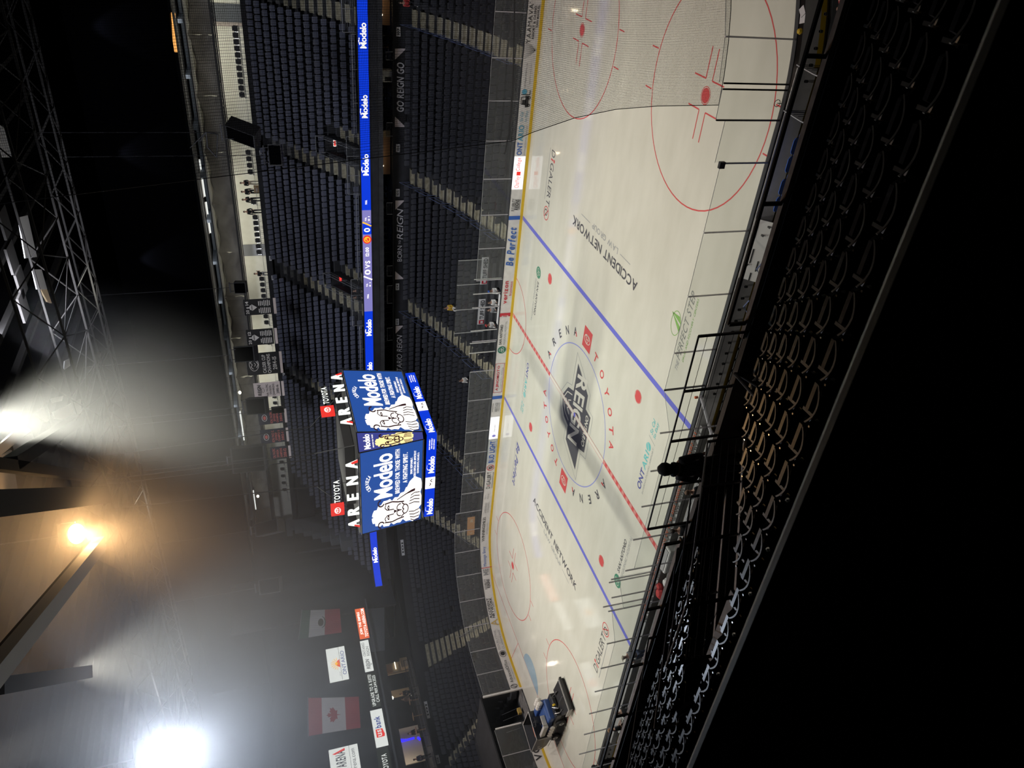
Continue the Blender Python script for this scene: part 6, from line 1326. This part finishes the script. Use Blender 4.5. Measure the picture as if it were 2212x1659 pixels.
# ================================================================ people
def skin_obj(name, J, E_, R, mt, parent, root, sub=1):
    names = list(J); me = bpy.data.meshes.new(name); me.from_pydata([tuple(J[k]) for k in names], [(names.index(a), names.index(b)) for a, b in E_], [])
    me.materials.append(MT[mt]); o = bpy.data.objects.new(name, me); C.objects.link(o); o.parent = parent
    o.modifiers.new('skin', 'SKIN').use_smooth_shade = True
    sk = me.skin_vertices[0].data
    for i, k in enumerate(names): r = R[k]; sk[i].radius = r if isinstance(r, tuple) else (r, r); sk[i].use_root = (k == root)
    sm_ = o.modifiers.new('sub', 'SUBSURF'); sm_.levels = sub; sm_.render_levels = sub
    return o
def person(label, loc, rz, top, bottom, hair='hair', pose='stand', arms=None, scale=1, hood=False, cap=None, lean=0, sleeves='long', shoes='rubber', group=None):
    t = thing('person', label, 'person', loc, rz, group); t.scale = (scale,)*3
    sit = pose == 'sit'; hz = .52 if sit else .94
    J = {'pel': (0, 0, hz)}; Lf = lambda z_: lean*(z_-hz)
    def P(x, y, zz): return (x, y+Lf(hz+zz), hz+zz)
    J.update(spine=P(0, .0, .18), chest=P(0, 0, .40), neck=P(0, .01, .56), jaw=P(0, .03, .64), head=P(0, .03, .73), top=P(0, .015, .80), nose=P(0, .135, .70))
    ed = [('pel', 'spine'), ('spine', 'chest'), ('chest', 'neck'), ('neck', 'jaw'), ('jaw', 'head'), ('head', 'top'), ('head', 'nose')]
    R = dict(pel=(.15, .11), spine=(.13, .10), chest=(.155, .11), neck=.055, jaw=.072, head=(.08, .10), top=(.07, .08), nose=.014)
    A = {'down': ((.24, 0, .15), (.26, .06, -.08)), 'fwd': ((.22, .12, .22), (.20, .36, .22)), 'up': ((.26, .1, .22), (.30, .28, .48)), 'lap': ((.23, .05, .15), (.14, .26, .05)), 'pocket': ((.27, -.03, .16), (.20, .12, -.02)), 'phone': ((.22, .06, .17), (.08, .26, .36))}
    arms = arms or ('down', 'down')
    for s, nm, a in ((-1, 'l', arms[0]), (1, 'r', arms[1])):
        (ex, ey, ez), (wx, wy, wz) = A[a]
        J['sh'+nm] = P(s*.185, 0, .45); J['el'+nm] = P(s*ex, ey, ez); J['wr'+nm] = P(s*wx, wy, wz); d = (V3(J['wr'+nm])-V3(J['el'+nm])).normalized(); w = V3(J['wr'+nm]); side = V3((1, 0, 0)) if abs(d.x) < .9 else V3((0, 1, 0))
        side = (side-d*side.dot(d)).normalized(); palm = w+d*.07; J['pa'+nm] = tuple(palm)
        ed += [('chest', 'sh'+nm), ('sh'+nm, 'el'+nm), ('el'+nm, 'wr'+nm), ('wr'+nm, 'pa'+nm)]; R.update({'sh'+nm: .065, 'el'+nm: .043, 'wr'+nm: .030, 'pa'+nm: (.040, .022)})
        for i, (o_, L) in enumerate(((-.03, .07), (-.01, .082), (.01, .078), (.03, .062))):
            b = palm+side*o_+d*.03; e = b+d*L*.9+V3((0, 0, -.02)) ; J['f%s%d' % (nm, i)] = tuple(b); J['g%s%d' % (nm, i)] = tuple(e); ed += [('pa'+nm, 'f%s%d' % (nm, i)), ('f%s%d' % (nm, i), 'g%s%d' % (nm, i))]; R['f%s%d' % (nm, i)] = .010; R['g%s%d' % (nm, i)] = .008
        th = w+d*.035-side*s*.035; J['th'+nm] = tuple(th); J['tt'+nm] = tuple(th-side*s*.02+d*.04); ed += [('wr'+nm, 'th'+nm), ('th'+nm, 'tt'+nm)]; R['th'+nm] = .012; R['tt'+nm] = .009
        J['hp'+nm] = (s*.10, 0, hz-.03)
        if sit: J['kn'+nm] = (s*.13, .44, hz+.0); J['an'+nm] = (s*.13, .46, .09); J['to'+nm] = (s*.14, .62, .04)
        else: J['kn'+nm] = (s*.12, .03+(.04 if s > 0 else 0), .50); J['an'+nm] = (s*.13, -.02, .09); J['to'+nm] = (s*.15, .15, .04)
        ed += [('pel', 'hp'+nm), ('hp'+nm, 'kn'+nm), ('kn'+nm, 'an'+nm), ('an'+nm, 'to'+nm)]; R.update({'hp'+nm: .088, 'kn'+nm: .058, 'an'+nm: .042, 'to'+nm: .035})
    body = skin_obj('body', J, ed, R, 'skin', t, 'pel')
    def sub(name, keys, edges, grow, mt, root, over=None):
        JJ = {k: J[k] for k in keys}; RR = {}
        for k in keys:
            r = R[k]; RR[k] = tuple(v+grow for v in r) if isinstance(r, tuple) else r+grow
        if over: JJ.update(over[0]); RR.update(over[1])
        return skin_obj(name, JJ, edges, RR, mt, t, root)
    k = ['pel', 'spine', 'chest', 'shl', 'shr', 'ell', 'elr']+(['wrl', 'wrr'] if sleeves == 'long' else [])
    e = [('pel', 'spine'), ('spine', 'chest'), ('chest', 'shl'), ('chest', 'shr'), ('shl', 'ell'), ('shr', 'elr')]+([('ell', 'wrl'), ('elr', 'wrr')] if sleeves == 'long' else [])
    sub('jacket' if sleeves == 'long' else 'shirt', k, e, .022, top, 'pel', ({'col': P(0, .0, .52)}, {'col': .075}) if False else None)
    sub('trousers', ['pel', 'hpl', 'hpr', 'knl', 'knr', 'anl', 'anr'], [('pel', 'hpl'), ('pel', 'hpr'), ('hpl', 'knl'), ('hpr', 'knr'), ('knl', 'anl'), ('knr', 'anr')], .016, bottom, 'pel')
    for nm in 'lr':
        a, b = V3(J['an'+nm]), V3(J['to'+nm]); m = MB(shoes); m.sph(a.lerp(b, .5)+V3((0, 0, -.005)), .07, 8, (.75, 1.9, .75)); m.obj('shoe', t, True)
    hc = V3(J['head'])
    if hood: m = MB(top); m.sph(hc+V3((0, -.015, .0)), .135, 10, (.95, 1.05, 1.15)); m.sph(hc+V3((0, -.06, -.15)), .13, 10, (1.2, .9, .7)); m.obj('hood', t, True)
    elif cap: m = MB(cap); m.sph(hc+V3((0, -.005, .055)), .108, 10, (.92, 1.05, .75)); m.box(hc.x, hc.y+.13, hc.z+.05, .15, .12, .015); m.obj('cap', t, True)
    else: m = MB(hair); m.sph(hc+V3((0, -.03, .035)), .108, 10, (.92, 1.0, .98)); m.obj('hair', t, True)
    if not hood:
        m = MB('hair')
        for s in (-1, 1): m.sph(hc+V3((s*.032, .098, .0)), .010, 6)
        m.box(hc.x, hc.y+.10, hc.z-.065, .045, .01, .008); m.obj('eyes_and_mouth', t); m = MB('skin')
        for s in (-1, 1): m.sph(hc+V3((s*.088, .0, -.01)), .024, 6, (.4, .8, 1.2))
        m.obj('ears', t)
    return t
H = math.radians
person('person in a black hooded top seen from behind, standing at the near ledge over the ice', (18.72, -25.2, 9.0), H(8), 'cloth_navy', 'cloth_black', pose='stand', arms=('pocket', 'pocket'), hood=True, scale=1.03, lean=.12)
person('person with grey hair in a black jacket standing behind the barricade below the hooded person', (7.15, -14.85, .05), H(-10), 'cloth_black', 'cloth_black', hair='cloth_brown', arms=('pocket', 'lap'), scale=1.04)
person('person in a black jacket with white cuffs hunched behind the near bench', (4.8, -14.85, .0), H(20), 'cloth_black', 'cloth_black', arms=('fwd', 'lap'), lean=.25, hair='hair', scale=1.08)
person('person in a maroon cap leaning low behind the ledge near the hooded person', (5.9, -15.2, -.3), H(0), 'cloth_maroon', 'cloth_black', arms=('lap', 'lap'), cap='cloth_maroon')
person('person in a grey shirt and cap standing at the near bench with one hand raised', (-5.35, -13.75, .1), H(95), 'cloth_grey', 'denim', arms=('up', 'down'), cap='cloth_cream', sleeves='short', scale=1.05)
person('person with brown hair crouched by the blue ladder behind the bench', (-10.0, -14.1, -.2), H(60), 'cloth_black', 'cloth_black', hair='wood', arms=('fwd', 'fwd'), lean=.3)
person('bearded person in a black shirt with a small blue badge at the left end of the near bench', (-11.2, -14.3, .1), H(-20), 'cloth_black', 'cloth_brown', hair='wood', arms=('lap', 'lap'), sleeves='short', scale=1.05)
person('dark figure cut off by the bottom picture edge beside the near bench', (-15.9, -13.8, .1), H(0), 'cloth_black', 'cloth_black', hood=True, scale=1.05)
def seatat(px_, py_):
    best = min(spots, key=lambda q: (lambda a: (a[0]-px_)**2+(a[1]-py_)**2)(pix((q[0], q[1], q[2]+.75)))); return best
for (px_, py_), lab, top, bot in (((978, 664), 'person in a yellow top with bent knees sitting alone in the far lower bowl', 'cloth_yellow', 'cloth_white'), ((1001, 815), 'person in a white top sitting alone low in the far bowl beside the scoreboard', 'cloth_white', 'cloth_black'), ((856, 27), 'person in red and white on the dark stairs by the lit lobby at the top edge', 'cloth_red', 'cloth_black')):
    q = seatat(px_, py_); person(lab, (q[0]-.02, q[1]-.12, q[2]-.02), q[3]+PI, top, bot, pose='sit', arms=('lap', 'lap'), lean=.15, shoes='cloth_white')
for i, ((px_, py_), lab, top, cap_) in enumerate((((1074, 627), 'person in a white shirt and blue and red cap in the penalty box, right', 'cloth_white', 'cloth_blue'), ((1066, 652), 'person in a white jersey bending in the penalty box, middle', 'cloth_white', None), ((1066, 668), 'person in a grey and white top at the timekeeper table', 'cloth_grey', None), ((1067, 700), 'person with a red and white cap in the penalty box, left', 'cloth_white', 'cloth_red'))):
    p = at(px_, py_, Y=14.5); person(lab, (p.x, 14.5, .28), PI, top, 'cloth_black', pose='sit', arms=('fwd', 'lap'), cap=cap_, lean=.1)
for (px_, py_), lab, top, bot, arms, ps in (((545, 394), 'person in black standing on the far concourse, rightmost of three', 'cloth_black', 'cloth_cream', ('lap', 'lap'), 'stand'), ((545, 413), 'person in black beside the cardboard box on the far concourse', 'cloth_black', 'cloth_black', ('down', 'lap'), 'stand'), ((545, 430), 'slim person in black with a phone on the far concourse', 'cloth_black', 'cloth_black', ('phone', 'down'), 'stand'), ((548, 456), 'leftmost standing person in black on the far concourse', 'cloth_black', 'cloth_black', ('pocket', 'down'), 'stand'), ((558, 590), 'person in a black shirt sitting with raised arm on the far concourse', 'cloth_black', 'cloth_grey', ('up', 'lap'), 'sit')):
    x = at(px_, py_, Y=38.6).x; person(lab, (x, 38.5, 17.2-(.0 if ps == 'stand' else -.1)), PI+H(20), top, bot, arms=arms, pose=ps, sleeves='short' if ps == 'sit' else 'long')
x = at(548, 405, Y=38.4).x; t = thing('cardboard_box', 'tan cardboard box on the far concourse parapet between two people', 'box', (x, 38.0, 17.2)); WB('cardboard').bev(x, 38.0, 17.5, .55, .5, .6, .02).obj('carton', t); WB('paper').box(x, 37.74, 17.55, .3, .02, .06).obj('tape', t)
for i, (dx, lab) in enumerate(((-.3, 'person in dark clothes standing in the stairwell mouth right of center ice, left one'), (.35, 'person in dark clothes standing in the stairwell mouth right of center ice, right one'))): person(lab, (-4.2+dx, UF+.75, 8.72), PI, 'cloth_black', 'denim', arms=('lap', 'down'))
for (px_, py_), lab, top in (((866, 1496), 'person in black standing by the tan doorway on the party deck', 'cloth_black'), ((868, 1509), 'person in a brown shirt under the brilliant deck lamp', 'cloth_brown'), ((872, 1584), 'person in black before the pale patterned wall', 'cloth_black'), ((884, 1640), 'person in a dark jacket before the large pale wall on the party deck', 'denim')):
    p = at(px_+14, py_, X=-45.3); person(lab, (-45.3, p.y, 6.68), -PI/2, top, 'cloth_black', arms=('lap', 'down'))
p = at(1700, 22, Y=-14.6); person('person in a red top with a yellow ball and white papers at the top edge behind the near boards', (p.x+.5, -14.7, .0), H(30), 'cloth_red', 'cloth_black', arms=('fwd', 'lap'), lean=.2)
p = at(1748, 42, Y=-15); t = thing('paper_stack', 'white papers and a small yellow ball held at the top edge behind the near boards', 'papers', tuple(p)); m = WB('paper'); m.box(p.x, p.y+.3, p.z, .3, .22, .02, .3); m.box(p.x+.15, p.y+.35, p.z+.03, .25, .2, .02, .8); m.obj('sheet', t); WB('board_yellow').sph((p.x-.35, p.y+.25, p.z), .09, 8).obj('ball', t)
# ---- keep every label within sixteen words by leaving out articles and filler adjectives
for o in list(C.objects):
    l = o.get('label')
    if not l: continue
    w = l.split()
    for drop in ('the', 'a', 'an', 'small', 'long', 'far', 'dark', 'near', 'slim', 'pale', 'thin'):
        while len(w) > 16 and drop in w: w.remove(drop)
    o['label'] = ' '.join(w[:16])
